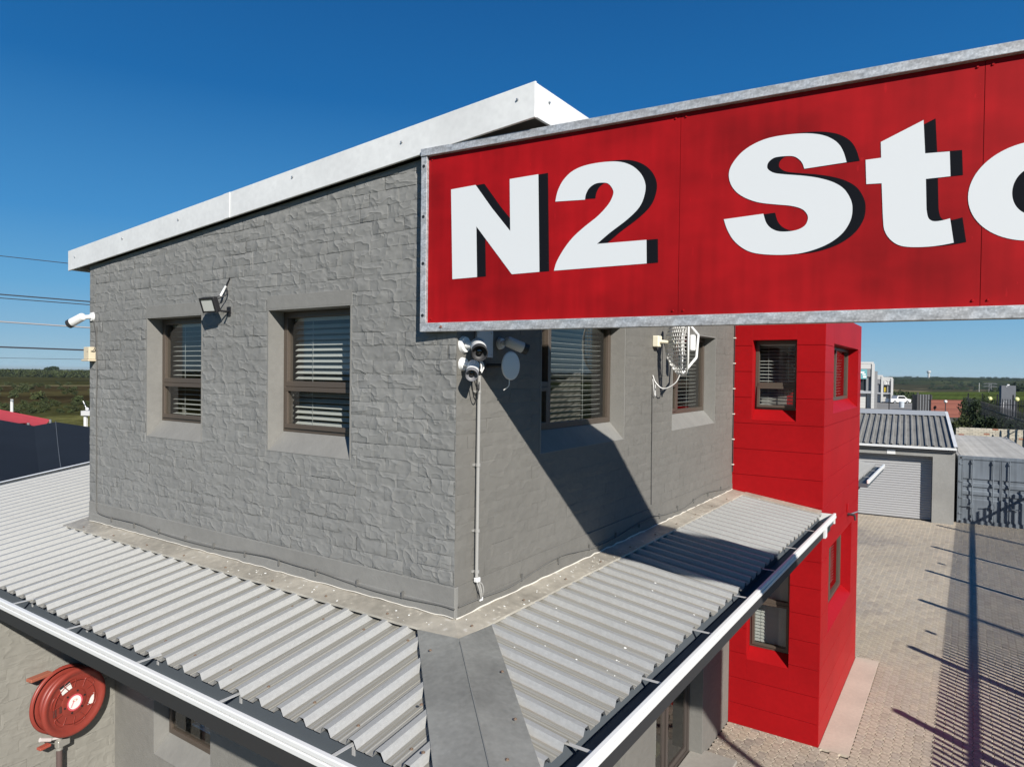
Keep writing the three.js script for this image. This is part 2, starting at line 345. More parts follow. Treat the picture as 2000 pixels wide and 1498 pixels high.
part('sealant_bead', [bead(Array.from({ length: 60 }, (_, i) => [-4.95 + i * 4.96 / 59, G0 + .054 + rr(-.003, .005), .019 + rr(-.004, .004)]), .0042), bead(Array.from({ length: 70 }, (_, i) => [.018 + rr(-.004, .004), G0 + .05 + rr(-.005, .006), .01 - i * 6.3 / 69]), .0062)], seal, bld);
{
  const hp = (t, dx, h) => [t + dx, G0 - SL * Math.max(t, t + dx) + h, t], y = (x, z) => G0 - SL * Math.max(x, z);
  const T1 = [], T2 = [], N = 10, z0 = .212, z1 = 1.26, W = .345;
  for (let i = 0; i < N; i++) {
    const a = z0 + (z1 - z0) * i / N, b = z0 + (z1 - z0) * (i + 1) / N, hA = .043, hC = .062;
    T1.push(...quad([a - W, y(0, a) + hA, a], [b - W, y(0, b) + hA, b], [b, y(b, b) + hC, b], [a, y(a, a) + hC, a]));
    T1.push(...quad([a - W, y(0, a) + hA, a], [b - W, y(0, b) + hA, b], [b - W, y(0, b) + hA - .016, b], [a - W, y(0, a) + hA - .016, a]));
    T2.push(...quad([a + .001, y(a, a) + hC + .002, a], [b + .001, y(b, b) + hC + .002, b], [b, y(b, b) + hA, b - W], [a, y(a, a) + hA, a - W]));
    T2.push(...quad([a, y(a, a) + hA, a - W], [b, y(b, b) + hA, b - W], [b, y(b, b) + hA - .016, b - W], [a, y(a, a) + hA - .016, a - W]));
  }
  part('hip_capping', quadMesh(T1), hipM, bld); part('hip_capping', quadMesh(T2), hipM, bld);
  part('capping_fold', tube(Array.from({ length: 8 }, (_, i) => { const t = z0 + .03 + (z1 - z0 - .03) * i / 7; return [t, y(t, t) + .063, t]; }), .004, 20, 5), hipM, bld);
}
// screws through the sheets, and bird droppings
{
  const rust = mat([.17, .115, .08], .8), sc = [], dr = [];
  const put = (P, u, d, h) => { const [x, y, z] = P(u, d, h); sc.push(cyl(.010, .009, .004, x, y + .002, z, 8), cyl(.005, .004, .006, x, y + .005, z, 6)); };
  for (let u = -8.0; u < 1.0; u += .372) { if (u > -5) put(PA, u + .045, rr(.28, .34) + Math.max(0, u), .002); put(PA, u + .04, 1.05 + rr(-.02, .02), .002); }
  for (let u = -1.0; u < 6.2; u += .372) { put(PB, u + .045, .31 + Math.max(0, -u), .002); put(PB, u + .045, 1.05 + rr(-.02, .02), .002); if (u > -.3) put(PB, u + .045, .68 + Math.max(0, -u), .002); }
  for (let u = -4.8; u < .1; u += .62) put(PA, u, .15, .05); for (let u = 0; u < 6; u += .62) put(PB, u, .15, .054);
  for (const [x, z] of [[.14, .4], [.62, .33], [.46, .84], [.93, .66], [.72, 1.12], [1.08, .95]]) put((u, d, h) => [u, G0 - SL * Math.max(u, d) + h, d], x, z, .06);
  part('roof_screws', sc, rust, bld).userData.kind = 'stuff';
  const splat = (P, u, d, h) => { const [x, y, z] = P(u, d, h), r = rr(.002, .0065), g = new THREE.CylinderGeometry(r, r * 1.1, .0015, 7); g.scale(rr(.7, 1.6), 1, rr(.7, 1.6)); g.rotateX(P === PA ? SL : 0); g.rotateZ(P === PB ? -SL : 0); g.translate(x, y, z); dr.push(g); };
  for (let i = 0; i < 34; i++) splat(PB, rr(0, 2.6), rr(.05, .19), .0505); for (let i = 0; i < 22; i++) splat(PA, rr(-2.6, 0), rr(.05, .19), .0495);
  for (let i = 0; i < 60; i++) { const a = rr(.25, 1.1), w = rr(.02, .3); splat((u, d, h) => [u, G0 - SL * Math.max(u, d) + h, d], rnd() < .5 ? a - w : a, a, 0); const g = dr[dr.length - 1]; g.translate(0, .062 - (w / .345) * .015 + SL * 0, 0); dr.pop(); }
  for (let i = 0; i < 30; i++) { const k = Math.floor(rr(0, 12)), p = .186; splat(PB, -1.3 + (6 + k) * p + p * .28 + rr(-.03, .03), rr(.25, 1.1), .0035); }
  part('bird_droppings', dr, mat([.8, .8, .77], .9), bld).userData.kind = 'stuff';
}
// ---- gutters: a grey trough with a white rolled lip, held by straps
{
  const trough = mat([.085, .10, .115], .6), A = box, lo = 1.342, st = mat([.55, .55, .54], .5, { metalness: .3 });
  const fb = mat([.045, .05, .055], .7);
  // along the left side
  part('gutter', [A(-8.25, 1.18, 3.0350, 3.0400, 1.17, lo), A(-8.25, 1.165, 3.0400, 3.1300, 1.165, 1.170), A(-8.25, lo, 3.0400, 3.1040, lo - .008, lo)], trough, bld);
  part('gutter_face', A(-8.25, lo + .006, 3.0050, 3.1000, lo + .001, lo + .010), charcoal, bld);
  part('gutter_lip', rbox(-8.25, lo + .029, 3.1020, 3.1340, lo - .002, lo + .026, .006), whiteGloss, bld); part('gutter_lip', rbox(-8.25, lo + .025, 3.1360, 3.1680, lo - .012, lo + .022, .008), whiteGloss, bld);
  // along the right side
  part('gutter', [A(1.17, lo, 3.0355, 3.0405, -6.31, lo - .009), A(1.165, 1.170, 3.0405, 3.1300, -6.31, 1.164), A(lo - .008, lo, 3.0405, 3.1040, -6.31, lo - .009)], trough, bld);
  part('gutter_face', A(lo + .001, lo + .010, 3.0050, 3.1000, -6.0, lo), charcoal, bld);
  part('gutter_lip', rbox(lo - .002, lo + .026, 3.1020, 3.1340, -6.36, lo - .004, .006), whiteGloss, bld); part('gutter_lip', rbox(lo - .012, lo + .022, 3.1360, 3.1680, -6.36, lo - .014, .008), whiteGloss, bld);
  part('gutter_stop_end', A(1.17, lo + .02, 3.0350, 3.1600, -6.314, -6.304), whiteGloss, bld);
  part('gutter_joiner', A(lo - .02, lo + .034, 3.0, 3.1400, -5.62, -5.50), white, bld);
  part('gutter', [A(1.17, lo, 3.0350, 3.1000, -12.5, -9.85)], trough, bld);
  part('gutter_lip', rbox(lo - .012, lo + .026, 3.1020, 3.1680, -12.5, -9.85, .008), whiteGloss, bld);
  for (const x of [-7.2, -6.2, -5.2, -4.2, -3.35, -2.45, -1.5, -.62, .3]) part('gutter_strap', [A(x, x + .022, 3.1380, 3.1420, 1.15, lo - .01), A(x, x + .022, 3.0800, 3.1380, 1.171, 1.174)], st, bld);
  for (const z of [.55, -.35, -1.3, -2.25, -3.2, -4.2, -5.2, -10.5, -11.5]) part('gutter_strap', A(1.15, lo - .01, 3.1380, 3.1420, z, z + .022), st, bld);
  part('fascia_board', A(-8.2, 1.158, 2.94, 3.1300, 1.145, 1.163), fb, bld); part('fascia_board', A(1.145, 1.163, 2.94, 3.1300, -6.31, 1.144), fb, bld); part('fascia_board', A(1.145, 1.163, 2.94, 3.1300, -12.5, -9.85), fb, bld);
  part('eave_soffit', [A(-4.44, 1.144, 2.945, 2.955, .01, 1.144), A(.01, 1.144, 2.945, 2.955, -6.30, .009), A(.01, 1.144, 2.945, 2.955, -12.5, -9.85)], darkSoffit, bld);
}

// ---------------------------------------------------------------- windows
// built in a local frame: x right, y up, z out of the wall; origin at the lower left of the frame
function makeWindow(parent, at, turn, w, h, o) {
  const wn = sub('window', parent, at, turn), F = o.f || .05, dp = .06, m = o.mat || bronze;
  const frame = (x0, x1, y0, y1, t, z0, z1) => [rbox(x0, x1, y0, y0 + t, z0, z1, .004), rbox(x0, x1, y1 - t, y1, z0, z1, .004), rbox(x0, x0 + t, y0 + t - .001, y1 - t + .001, z0 + .0005, z1 - .0005, .004), rbox(x1 - t, x1, y0 + t - .001, y1 - t + .001, z0 + .0005, z1 - .0005, .004)];
  part('frame', frame(0, w, 0, h, F, -dp, 0), m, wn);
  for (const [x0, x1, y0, y1, z] of o.bars || []) part('transom', rbox(x0, x1, y0, y1, -dp + .002, z ?? .008, .004), m, wn);
  for (const [x0, x1, y0, y1, openA] of o.sashes || []) {
    const s = part('sash', frame(0, x1 - x0, 0, y1 - y0, .036, -.036, .014), m, wn);
    const pane = part('pane', (() => { const g = new THREE.PlaneGeometry(x1 - x0 - .07, y1 - y0 - .07); g.translate((x1 - x0) / 2, (y1 - y0) / 2, -.008); return g; })(), glass, wn);
    for (const k of [s, pane]) { k.position.set(x0, y0, 0); if (openA) { k.position.y = y1; k.geometry.translate(0, -(y1 - y0), 0); k.rotation.x = -openA; } }
  }
  for (const [x0, x1, y0, y1] of o.panes) part('pane', (() => { const g = new THREE.PlaneGeometry(x1 - x0, y1 - y0); g.translate((x0 + x1) / 2, (y0 + y1) / 2, -.03); return g; })(), glass, wn);
  if (o.sill) {
    const g = new THREE.ExtrudeGeometry(new THREE.Shape([[.002, 0], [.002, .004], [-.147, o.sill - .001], [-.2, o.sill - .001], [-.2, 0]].map(p => new THREE.Vector2(...p))), { depth: w, bevelEnabled: false });
    g.rotateY(-Math.PI / 2); g.translate(w, -o.sill, o.rev || REV); part('sill', g, o.sillMat || smoothPaint, wn);
  }
  const bl = o.blind;
  if (bl) {
    const [x0, x1, y0, y1] = bl.rect || [.02, w - .02, .04, h - .03], sp = bl.sp || .047, tilt = bl.tilt ?? .5;
    const sg = new THREE.BoxGeometry(x1 - x0, .0022, .05); sg.rotateX(tilt);
    planarUV(sg);
    for (let y = y0 + .03; y < y1 - .04; y += sp) { const s = part('blind_slat', sg, blindM, wn, false); s.position.set((x0 + x1) / 2 + rr(-.002, .002), y, -.125); s.rotation.x = rr(-.05, .05); }
    part('blind_headrail', box(x0, x1, y1 - .04, y1, -.15, -.10), blindM, wn);
    for (const f of [.25, .75]) part('blind_cord', box(x0 + (x1 - x0) * f - .0015, x0 + (x1 - x0) * f + .0015, y0, y1, -.1005, -.0985), blindM, wn);
  }
  return wn;
}
const fy = WB + .15, fh = WT - fy;
for (const [a, b] of [[-3.845, -2.926], [-1.969, -1.006]]) {
  const w = b - a, ty = .375;
  makeWindow(bld, [a + .002, fy, -REV], 0, w - .004, fh - .002, { bars: [[.04, w - .04, ty, ty + .045]], panes: [[.04, w - .04, ty + .04, fh - .04]], sashes: [[.03, w - .034, .03, ty - .002, 0]], sill: .15, blind: { sp: .0475, tilt: a < -3 ? .18 : .62 } });
}
makeWindow(bld, [-3.698, 1.392, -REV], 0, .936, .966, { bars: [[.04, .9, .30, .34]], panes: [[.04, .9, .34, .93]], sashes: [[.03, .906, .03, .31, .0]], sill: .15 });
{ const t = thing('window_shelf', 'white items on a shelf inside the small window under the eave', 'shelf', [-3.2, 1.44, -.38]); part('board', box(-.35, .3, 0, .02, -.12, .08), whiteGloss, t); part('roll', cyl(.06, .06, .2, -.22, .125, 0, 16), whiteGloss, t); part('carton', box(.15, .28, .02, .18, -.04, .06), whiteGloss, t); }
for (const [a, b, t] of [[1.07, 2.62, -.5], [3.92, 5.47, -.35]]) {
  const w = b - a, y0 = 4.34 + .165, h = WT - y0, mx = a < 2 ? .33 : .50;
  makeWindow(bld, [-REV, y0, -a - .002], Math.PI / 2, w - .004, h - .002, { bars: [[mx, mx + .05, .04, h - .04], [.04, mx, .36, .405]], panes: [[mx + .05, w - .05, .045, h - .045], [.045, mx, .405, h - .045]], sashes: [[.035, mx + .005, .03, .36, a < 2 ? .0 : 0]], sill: .165, sillMat: smoothPaint, blind: { sp: .0475, tilt: t } });
}
// shopfront doors and windows under the right eave
const doorM = mat([.075, .062, .055], .45, { metalness: .2 });
function shopfront(a, b, label, leaf) {
  const w = b - a, g = sub('glazed_door', bld, [-.17, .02, -a - .002], Math.PI / 2), h = 2.47;
  if (label) g.userData.label = label;
  const f = (x0, x1, y0, y1, t, z0, z1) => [box(x0, x1, y0, y0 + t, z0, z1), box(x0, x1, y1 - t, y1, z0, z1), box(x0, x0 + t, y0 + t, y1 - t, z0, z1), box(x1 - t, x1, y0 + t, y1 - t, z0, z1)];
  part('frame', f(0, w - .004, 0, h, .06, -.05, 0), doorM, g);
  const n = 2, pw = (w - .12) / n;
  for (let i = 0; i < n; i++) {
    const x0 = .06 + i * pw, x1 = x0 + pw - .006, z = i ? -.012 : -.03;
    part('door_leaf', f(x0, x1, .062, h - .062, .065, z - .03, z), doorM, g);
    part('pane', (() => { const p = new THREE.PlaneGeometry(x1 - x0 - .13, h - .26); p.translate((x0 + x1) / 2, h / 2, z - .015); return p; })(), glass, g);
  }
  part('handle', [rbox(w / 2 - .02, w / 2 + .01, .95, 1.25, .0, .035, .006)], black, g);
  if (leaf) for (let i = 0; i < 7; i++) part('blind_strip', box(.12 + i * .1, .2 + i * .1, .3, 2.3, -.14, -.137), blindM, g);
}
shopfront(3.57, 5.17, 'brown framed glass door beside the red tower', true); shopfront(1.0, 2.66, null, false);
part('door_step', rbox(-.16, .42, 0.003, .05, -5.3, -3.4, .012), concrete, bld);

// ================================================================ the red tower
const TW = 1.204, TZ = -6.317, TB = -9.836, TH = 5.855;
const tower = thing('red_tower', 'red painted block tower with recessed windows at the end of the grey wall', 'tower', [0, 0, 0]);
{
  const J = .3, H = .364, gap = .005, D = .012;
  const fw = [[.262, .846, 4.35, 5.472], [.245, .808, .96, 2.40]];                 // front openings in x
  const sw = [[.69, 3.18, 4.45, 5.44], [.58, 2.75, 1.36, 2.56]];                     // side openings in u = TZ - z
  const cut = (u0, u1, y0, y1, ho) => {                                             // rectangles of one course around the openings
    let R = [[u0, u1, y0, y1]];
    for (const [a, b, c, d] of ho) R = R.flatMap(([p, q, r, s]) => {
      if (b <= p || a >= q || d <= r || c >= s) return [[p, q, r, s]];
      const o = []; if (a > p) o.push([p, a, r, s]); if (b < q) o.push([b, q, r, s]); const x0 = Math.max(a, p), x1 = Math.min(b, q);
      if (c > r) o.push([x0, x1, r, c]); if (d < s) o.push([x0, x1, d, s]); return o;
    });
    return R;
  };
  const core = part('wall', [
    (() => { const g = wallGeo([[0, 0], [TW - D, 0], [TW - D, TH - .002], [0, TH - .002]], fw, .18); g.translate(0, 0, TZ - D); return g; })(),
    (() => { const g = wallGeo([[.18 + D, 0], [TZ - TB, 0], [TZ - TB, TH - .002], [.18 + D, TH - .002]], sw, .18); return faceX(g, TW - D, TZ); })(),
    box(.001, TW - .2, 0, TH - .01, TB + .001, TB + .18)], redPaint, tower);
  const ys = [0]; for (let y = J; y < TH - .1; y += H) ys.push(y); ys.push(TH);
  for (let i = 0; i + 1 < ys.length; i++) {
    const y0 = ys[i] + (i ? gap / 2 : 0), y1 = ys[i + 1] - (i + 2 < ys.length ? gap / 2 : 0);
    const bev = g => g;
    cut(.001, TW, y0, y1, fw).forEach(([a, b, c, d]) => part('block_course', rbox(a, b, c, d, TZ - D - .001, TZ, .0025), redPaint, core));
    cut(D + .0005, TZ - TB, y0, y1, sw).forEach(([a, b, c, d]) => part('block_course', faceX(rbox(a, b, c, d, -D - .001, 0, .0025), TW, TZ), redPaint, core));
  }
  part('roof_slab', box(.01, TW - .02, TH - .3, TH - .2, TB + .02, TZ - .02), concrete, tower);
  part('floor', [box(.02, TW - .2, 2.9, 3.05, TB + .2, TZ - .22)], interior, tower);
  part('partition', box(-.001 + .002, .02, 0, TH - .3, TB + .19, TZ - .21), interior, tower);
  const d = .155;
  for (const [a, b, c, e] of fw) {
    const w = b - a, s = .15, h = e - c - s, up = c > 3;
    const W = makeWindow(tower, [a + .002, c + s, TZ - d], 0, w - .004, h - .002, { bars: [[.04, w - .04, up ? .33 : .66, (up ? .33 : .66) + .05]], panes: [[.04, w - .04, (up ? .33 : .66) + .04, h - .04]], sashes: [[.03, w - .034, .03, up ? .33 : .66, up ? .06 : 0]], sill: s, rev: d, sillMat: redPaint, blind: { sp: .0475, tilt: up ? .25 : 1.2 } });
  }
  for (const [a, b, c, e] of sw) {
    const w = b - a, s = c > 3 ? .15 : .12, h = e - c - s, mx = w * (c > 3 ? .46 : .48);
    makeWindow(tower, [TW - d, c + s, TZ - a - .002], Math.PI / 2, w - .004, h - .002, { bars: [[mx, mx + .05, .04, h - .04]], panes: [[.04, mx, .04, h - .04], [mx + .05, w - .04, .04, h - .04]], sill: s, rev: d, sillMat: redPaint, blind: { sp: .0475, tilt: -.6 } });
  }
}
{
  const t = thing('garden_tap', 'small red tap with dark lever on the red tower wall', 'tap', [TW, 2.75, -8.53]);
  part('backplate', rbox(0, .02, .06, .2, -.05, .05, .008), redPaint, t); part('spout', [bar([.01, .03, 0], [.11, .02, 0], .018), bar([.11, .025, 0], [.12, -.06, .0], .015)], charcoal, t); part('lever', bar([.05, .03, 0], [.14, .06, -.14], .012), steel, t);
}

// ================================================================ the big sign
const sign = thing('shop_sign', 'large red sign in a galvanised frame with big white letters', 'sign', [-.263, 5.2475, .05], .0898);
sign.scale.setScalar(1.0206);
{
  const H = 1.193, L = 7.7;
  const redT = tex(1024, (u, v) => {                       // weathered print: blotches, faint runs, scuffs
    const a = fbm(u, v, 4, 5, 91), b = fbm(u, v, 60, 2, 92, .06), c = fbm(u, v, 14, 3, 93);
    let k = .86 + .42 * (a - .5) + .10 * (b - .5) + .08 * (c - .5);
    const s = fbm(u, v, 120, 1, 94, .2) > .955 && fbm(u, v, 9, 2, 95) > .6 ? .16 : 0;
    return [k + s * .5, k * .97 + s, k * .97 + s];
  });
  const redSign = phys([.375, .006, .0095], .6, .28, { map: scaled(redT, .45, .8) });
  const wl = mat([.60, .625, .645], .65), bk = phys([.006, .007, .010], .8, .15);
  const seams = [.046, 1.702, 3.052, 4.4, 5.75, 7.1, L - .05];
  for (let i = 0; i + 1 < seams.length; i++) {
    const p = part('panel', rbox(seams[i] + .001, seams[i + 1] - .0012, .055, H - .045, -.012, i % 2 ? 0 : .0005, .0004), redSign, sign);
    for (const y of [.085, H - .075]) for (const s of [seams[i] + .028, seams[i + 1] - .028]) part('rivet', cyl(.007, .004, .006, s, y, .003, 8, 'z'), redSign, p);
  }
  part('backing_sheet', box(.03, L - .03, .03, H - .03, -.022, -.014), phys([.12, .004, .006], .8, .2), sign);
  part('frame_rail', [rbox(0, L, H - .05, H, -.035, .03, .004), rbox(0, L, H - .05, H - .046, -.06, -.03, .0015)], galvFrame, sign);
  part('frame_rail', rbox(0, L, 0, .058, -.035, .024, .004), galvFrame, sign);
  part('frame_rail', rbox(0, .046, .058, H - .05, -.035, .022, .003), galvFrame, sign);
  part('frame_rail', rbox(L - .046, L, .058, H - .05, -.035, .022, .003), galvFrame, sign);
  for (const y of [1.08, .752, .447, .108]) part('bolt_hole', cyl(.0105, .0105, .004, .022, y, .0225, 12, 'z'), black, sign);
  part('bolt', cyl(.01, .008, .01, .17, .03, .026, 6, 'z'), mat([.2, .09, .06], .7), sign);
  // posts: one out of frame to the right carries the free end
  part('post', [cyl(.055, .055, 6.3, 7.45, -2.09, -.10, 14)], steel, sign);
  part('bracket', [box(-.02 + .08, .4, .2, .26, -.1, -.036), box(.08, .4, .9, .96, -.1, -.036)], steel, sign);
  for (let u = 1.5; u < 7.6; u += 1.5) part('stiffener', box(u, u + .05, .06, H - .05, -.07, -.013), steel, sign);
  const outline = (pts) => {                                  // corners carry a third value; runs between corners are smooth
    const n = pts.length, s0 = pts.findIndex(p => p[2]), out = []; let run = [];
    for (let k = 0; k <= n; k++) {
      const p = pts[(s0 + k) % n]; run.push(new THREE.Vector2(p[0], p[1]));
      if (p[2] && run.length > 1) { const q = run.length === 2 ? run : new THREE.SplineCurve(run).getPoints((run.length - 1) * 5); out.push(...q.slice(0, -1)); run = [new THREE.Vector2(p[0], p[1])]; }
    }
    return new THREE.Shape(out);
  };
  const N = [[0.224,0.91,1],[0.409,0.916,1],[0.531,0.758,1],[0.662,0.605,1],[0.654,0.922,1],[0.85,0.926,1],[0.865,0.344,1],[0.676,0.341,1],[0.418,0.656,1],[0.427,0.338,1],[0.241,0.335,1]], two = [[0.964,0.751,1],[0.98,0.814],[1.018,0.875],[1.084,0.921],[1.186,0.941],[1.329,0.936],[1.419,0.906],[1.481,0.852],[1.511,0.787],[1.506,0.723],[1.477,0.662],[1.41,0.603],[1.307,0.537],[1.231,0.481,1],[1.522,0.48,1],[1.525,0.35,1],[0.961,0.345,1],[0.978,0.397],[1.024,0.469],[1.082,0.533],[1.155,0.588],[1.234,0.64],[1.298,0.701],[1.324,0.751],[1.321,0.781],[1.296,0.814],[1.264,0.825],[1.217,0.825],[1.178,0.804],[1.158,0.77],[1.153,0.741,1]], S = [[2.508,0.769,1],[2.495,0.816],[2.476,0.856],[2.446,0.888],[2.399,0.916],[2.33,0.935],[2.242,0.943],[2.152,0.94],[2.078,0.92],[2.018,0.885],[1.973,0.832],[1.958,0.785],[1.967,0.734],[1.997,0.687],[2.046,0.649],[2.111,0.62],[2.194,0.601],[2.262,0.587],[2.311,0.567],[2.335,0.541],[2.341,0.515],[2.329,0.485],[2.299,0.467],[2.254,0.461],[2.205,0.466],[2.168,0.486],[2.145,0.517],[2.132,0.561,1],[1.936,0.552,1],[1.954,0.498],[1.986,0.441],[2.036,0.393],[2.097,0.364],[2.198,0.348],[2.297,0.347],[2.375,0.362],[2.442,0.389],[2.496,0.431],[2.529,0.487],[2.537,0.541],[2.529,0.588],[2.5,0.641],[2.454,0.679],[2.39,0.708],[2.317,0.729],[2.236,0.746],[2.182,0.76],[2.154,0.779],[2.146,0.797],[2.154,0.82],[2.181,0.837],[2.226,0.838],[2.267,0.832],[2.293,0.815],[2.311,0.791],[2.32,0.763,1]], t = [[2.822,0.918,1],[2.831,0.765,1],[2.926,0.76,1],[2.931,0.648,1],[2.836,0.648,1],[2.841,0.508,1],[2.848,0.472],[2.861,0.456],[2.879,0.451],[2.905,0.453],[2.933,0.459,1],[2.949,0.348,1],[2.9,0.341],[2.841,0.338],[2.773,0.343],[2.729,0.357],[2.694,0.389],[2.673,0.431],[2.667,0.481],[2.664,0.531,1],[2.658,0.65,1],[2.594,0.654,1],[2.589,0.769,1],[2.654,0.77,1],[2.651,0.844,1]];
  const oS = new THREE.Shape().absellipse(3.237, .548, .238, .213, 0, Math.PI * 2), oh = new THREE.Path().absellipse(3.237, .548, .078, .102, 0, Math.PI * 2, true); oS.holes.push(oh);
  for (const [name, sh, dx] of [['letter_n', outline(N), .064], ['digit_two', outline(two), .064], ['letter_s', outline(S), .056], ['letter_t', outline(t), .047], ['letter_o', oS, .046]]) {
    const g = (z, d) => { const e = new THREE.ExtrudeGeometry(sh, { depth: .0003, bevelEnabled: false, curveSegments: 40 }); e.translate(d, 0, z); return e; };
    const p = part(name, g(.0022, 0), wl, sign); part('drop_shadow', g(.0013, dx), bk, p);
  }
}

// ================================================================ things on the walls
{ // floodlight between the two windows
  const f = thing('floodlight', 'small black floodlight with dangling wire on grey wall between two windows', 'floodlight', [-2.55, 5.53, .0]);
  const body = sub('lamp_head', f, [-.05, .0, .13]); body.rotation.set(.34, .12, 0, 'YXZ');
  part('housing', rbox(-.085, .085, -.065, .065, -.035, .012, .008), black, body); part('bezel', [box(-.085, .085, .05, .065, .012, .02), box(-.085, .085, -.065, -.05, .012, .02), box(-.085, -.07, -.05, .05, .012, .02), box(.07, .085, -.05, .05, .012, .02)], black, body);
  part('lens', box(-.07, .07, -.05, .05, .0125, .0145), new THREE.MeshPhysicalMaterial({ color: col(.55, .56, .53), roughness: .15, clearcoat: 1 }), body);
  part('bracket', [bar([.04, -.05, 0], [.04, -.05, .1], .008), bar([.1, -.06, .09], [.04, -.05, .0], .009), box(.02, .07, -.09, -.01, 0, .012)], black, f);
  part('wire', [tube([[.03, .05, .1], [.05, .1, .03], [.02, .17, .016], [.06, .23, .012]], .006), tube([[-.02, .05, .1], [0, .12, .03], [.04, .2, .014], [.06, .24, .01]], .004)], black, f);
  part('tape_wrap', tube([[-.005, .08, .055], [.0, .13, .03], [.022, .17, .02]], .011), whiteGloss, f);
}
function bulletCamera(label, pos, dir, o = {}) {           // dir: where the lens points; the arm starts at the wall
  const c = thing('security_camera', label, 'camera', pos), k = o.k || 1, n = V(...dir).normalize();
  const wall = o.wall || 'z', q = new THREE.Quaternion().setFromUnitVectors(V(0, 0, 1), n);
  const base = wall === 'z' ? cyl(.04 * k, .035 * k, .022, 0, 0, .011, 20, 'z') : cyl(.04 * k, .035 * k, .022, .011, 0, 0, 20, 'x');
  part('mount', base, whiteGloss, c);
  const off = V(...(o.off || [0, 0, .1])), a = wall === 'z' ? [0, 0, .02] : [.02, 0, 0];
  part('arm', [bar(a, off.toArray(), .018 * k), new THREE.SphereGeometry(.024 * k, 14, 10).translate(off.x, off.y, off.z)], whiteGloss, c);
  const P = [[0, -.075], [.028, -.075], [.034, -.06], [.036, .045], [.036, .06]].map(p => new THREE.Vector2(p[0] * k, p[1] * k));
  const put = g => { g.rotateX(Math.PI / 2); g.applyQuaternion(q); g.translate(off.x + n.x * .05 * k, off.y + n.y * .05 * k, off.z + n.z * .05 * k); return g; };
  part('body', put(new THREE.LatheGeometry(P, 22)), whiteGloss, c);
  part('lens_hood', put(new THREE.LatheGeometry([[.0365, .05], [.0375, .085], [.032, .085], [.03, .06], [0, .06]].map(p => new THREE.Vector2(p[0] * k, p[1] * k)), 22)), o.hood || charcoal, c);
  part('lens', put(new THREE.LatheGeometry([[.014, .061], [.014, .068], [0, .07]].map(p => new THREE.Vector2(p[0] * k, p[1] * k)), 16)), new THREE.MeshPhysicalMaterial({ color: 0x050507, roughness: .08, clearcoat: 1 }), c);
  return c;
}
bulletCamera('white bullet camera at the far left corner of the grey wall', [-4.93, 5.52, 0], [-.85, -.42, .35], { off: [-.06, -.01, .09], k: 1.25 });
bulletCamera('white bullet camera with black face on a square plate beside the corner', [.002, 5.165, -.07], [.62, -.30, .75], { wall: 'x', off: [.1, -.005, -.03], k: 1.45 });
bulletCamera('sunlit white bullet camera lowest of the group at the corner', [.002, 5.035, -.06], [.5, -.42, .78], { wall: 'x', off: [.085, -.01, -.01], k: 1.15, hood: mat([.16, .16, .17], .5) });
bulletCamera('shaded grey bullet camera pointing right on the far side of the square plate', [.002, 5.19, -.49], [.55, -.35, -.75], { wall: 'x', off: [.08, .01, -.0], k: 1.1, hood: charcoal });
single('camera_plate', [rbox(.004, .02, 5.085, 5.275, -.385, -.195, .004), ...[[5.105, -.215], [5.105, -.365], [5.255, -.215], [5.255, -.365]].map(([y, z]) => cyl(.006, .006, .006, .022, y, z, 8, 'x'))], mat([.62, .64, .66], .5), 'square pale mounting plate behind the corner cameras', 'plate');
{
  const d = thing('radio_dish', 'small round white radio dish hanging beside the corner cameras', 'dish', [.0, 5.03, -.34]);
  const g = new THREE.LatheGeometry([[0, -.02], [.06, -.014], [.098, .006], [.1, .014], [.09, .018], [0, .022]].map(p => new THREE.Vector2(...p)), 32); g.rotateX(Math.PI / 2); g.rotateY(1.5); g.translate(.15, 0, -.06);
  part('radome', g, whiteGloss, d); part('arm', [bar([0, 0, 0], [.14, 0, -.06], .016), cyl(.045, .045, .03, .012, 0, .09, 18, 'x')], charcoal, d); part('lead', tube([[.15, -.09, -.06], [.145, -.14, -.06], [.11, -.17, -.05]], .004), whiteGloss, d);
}
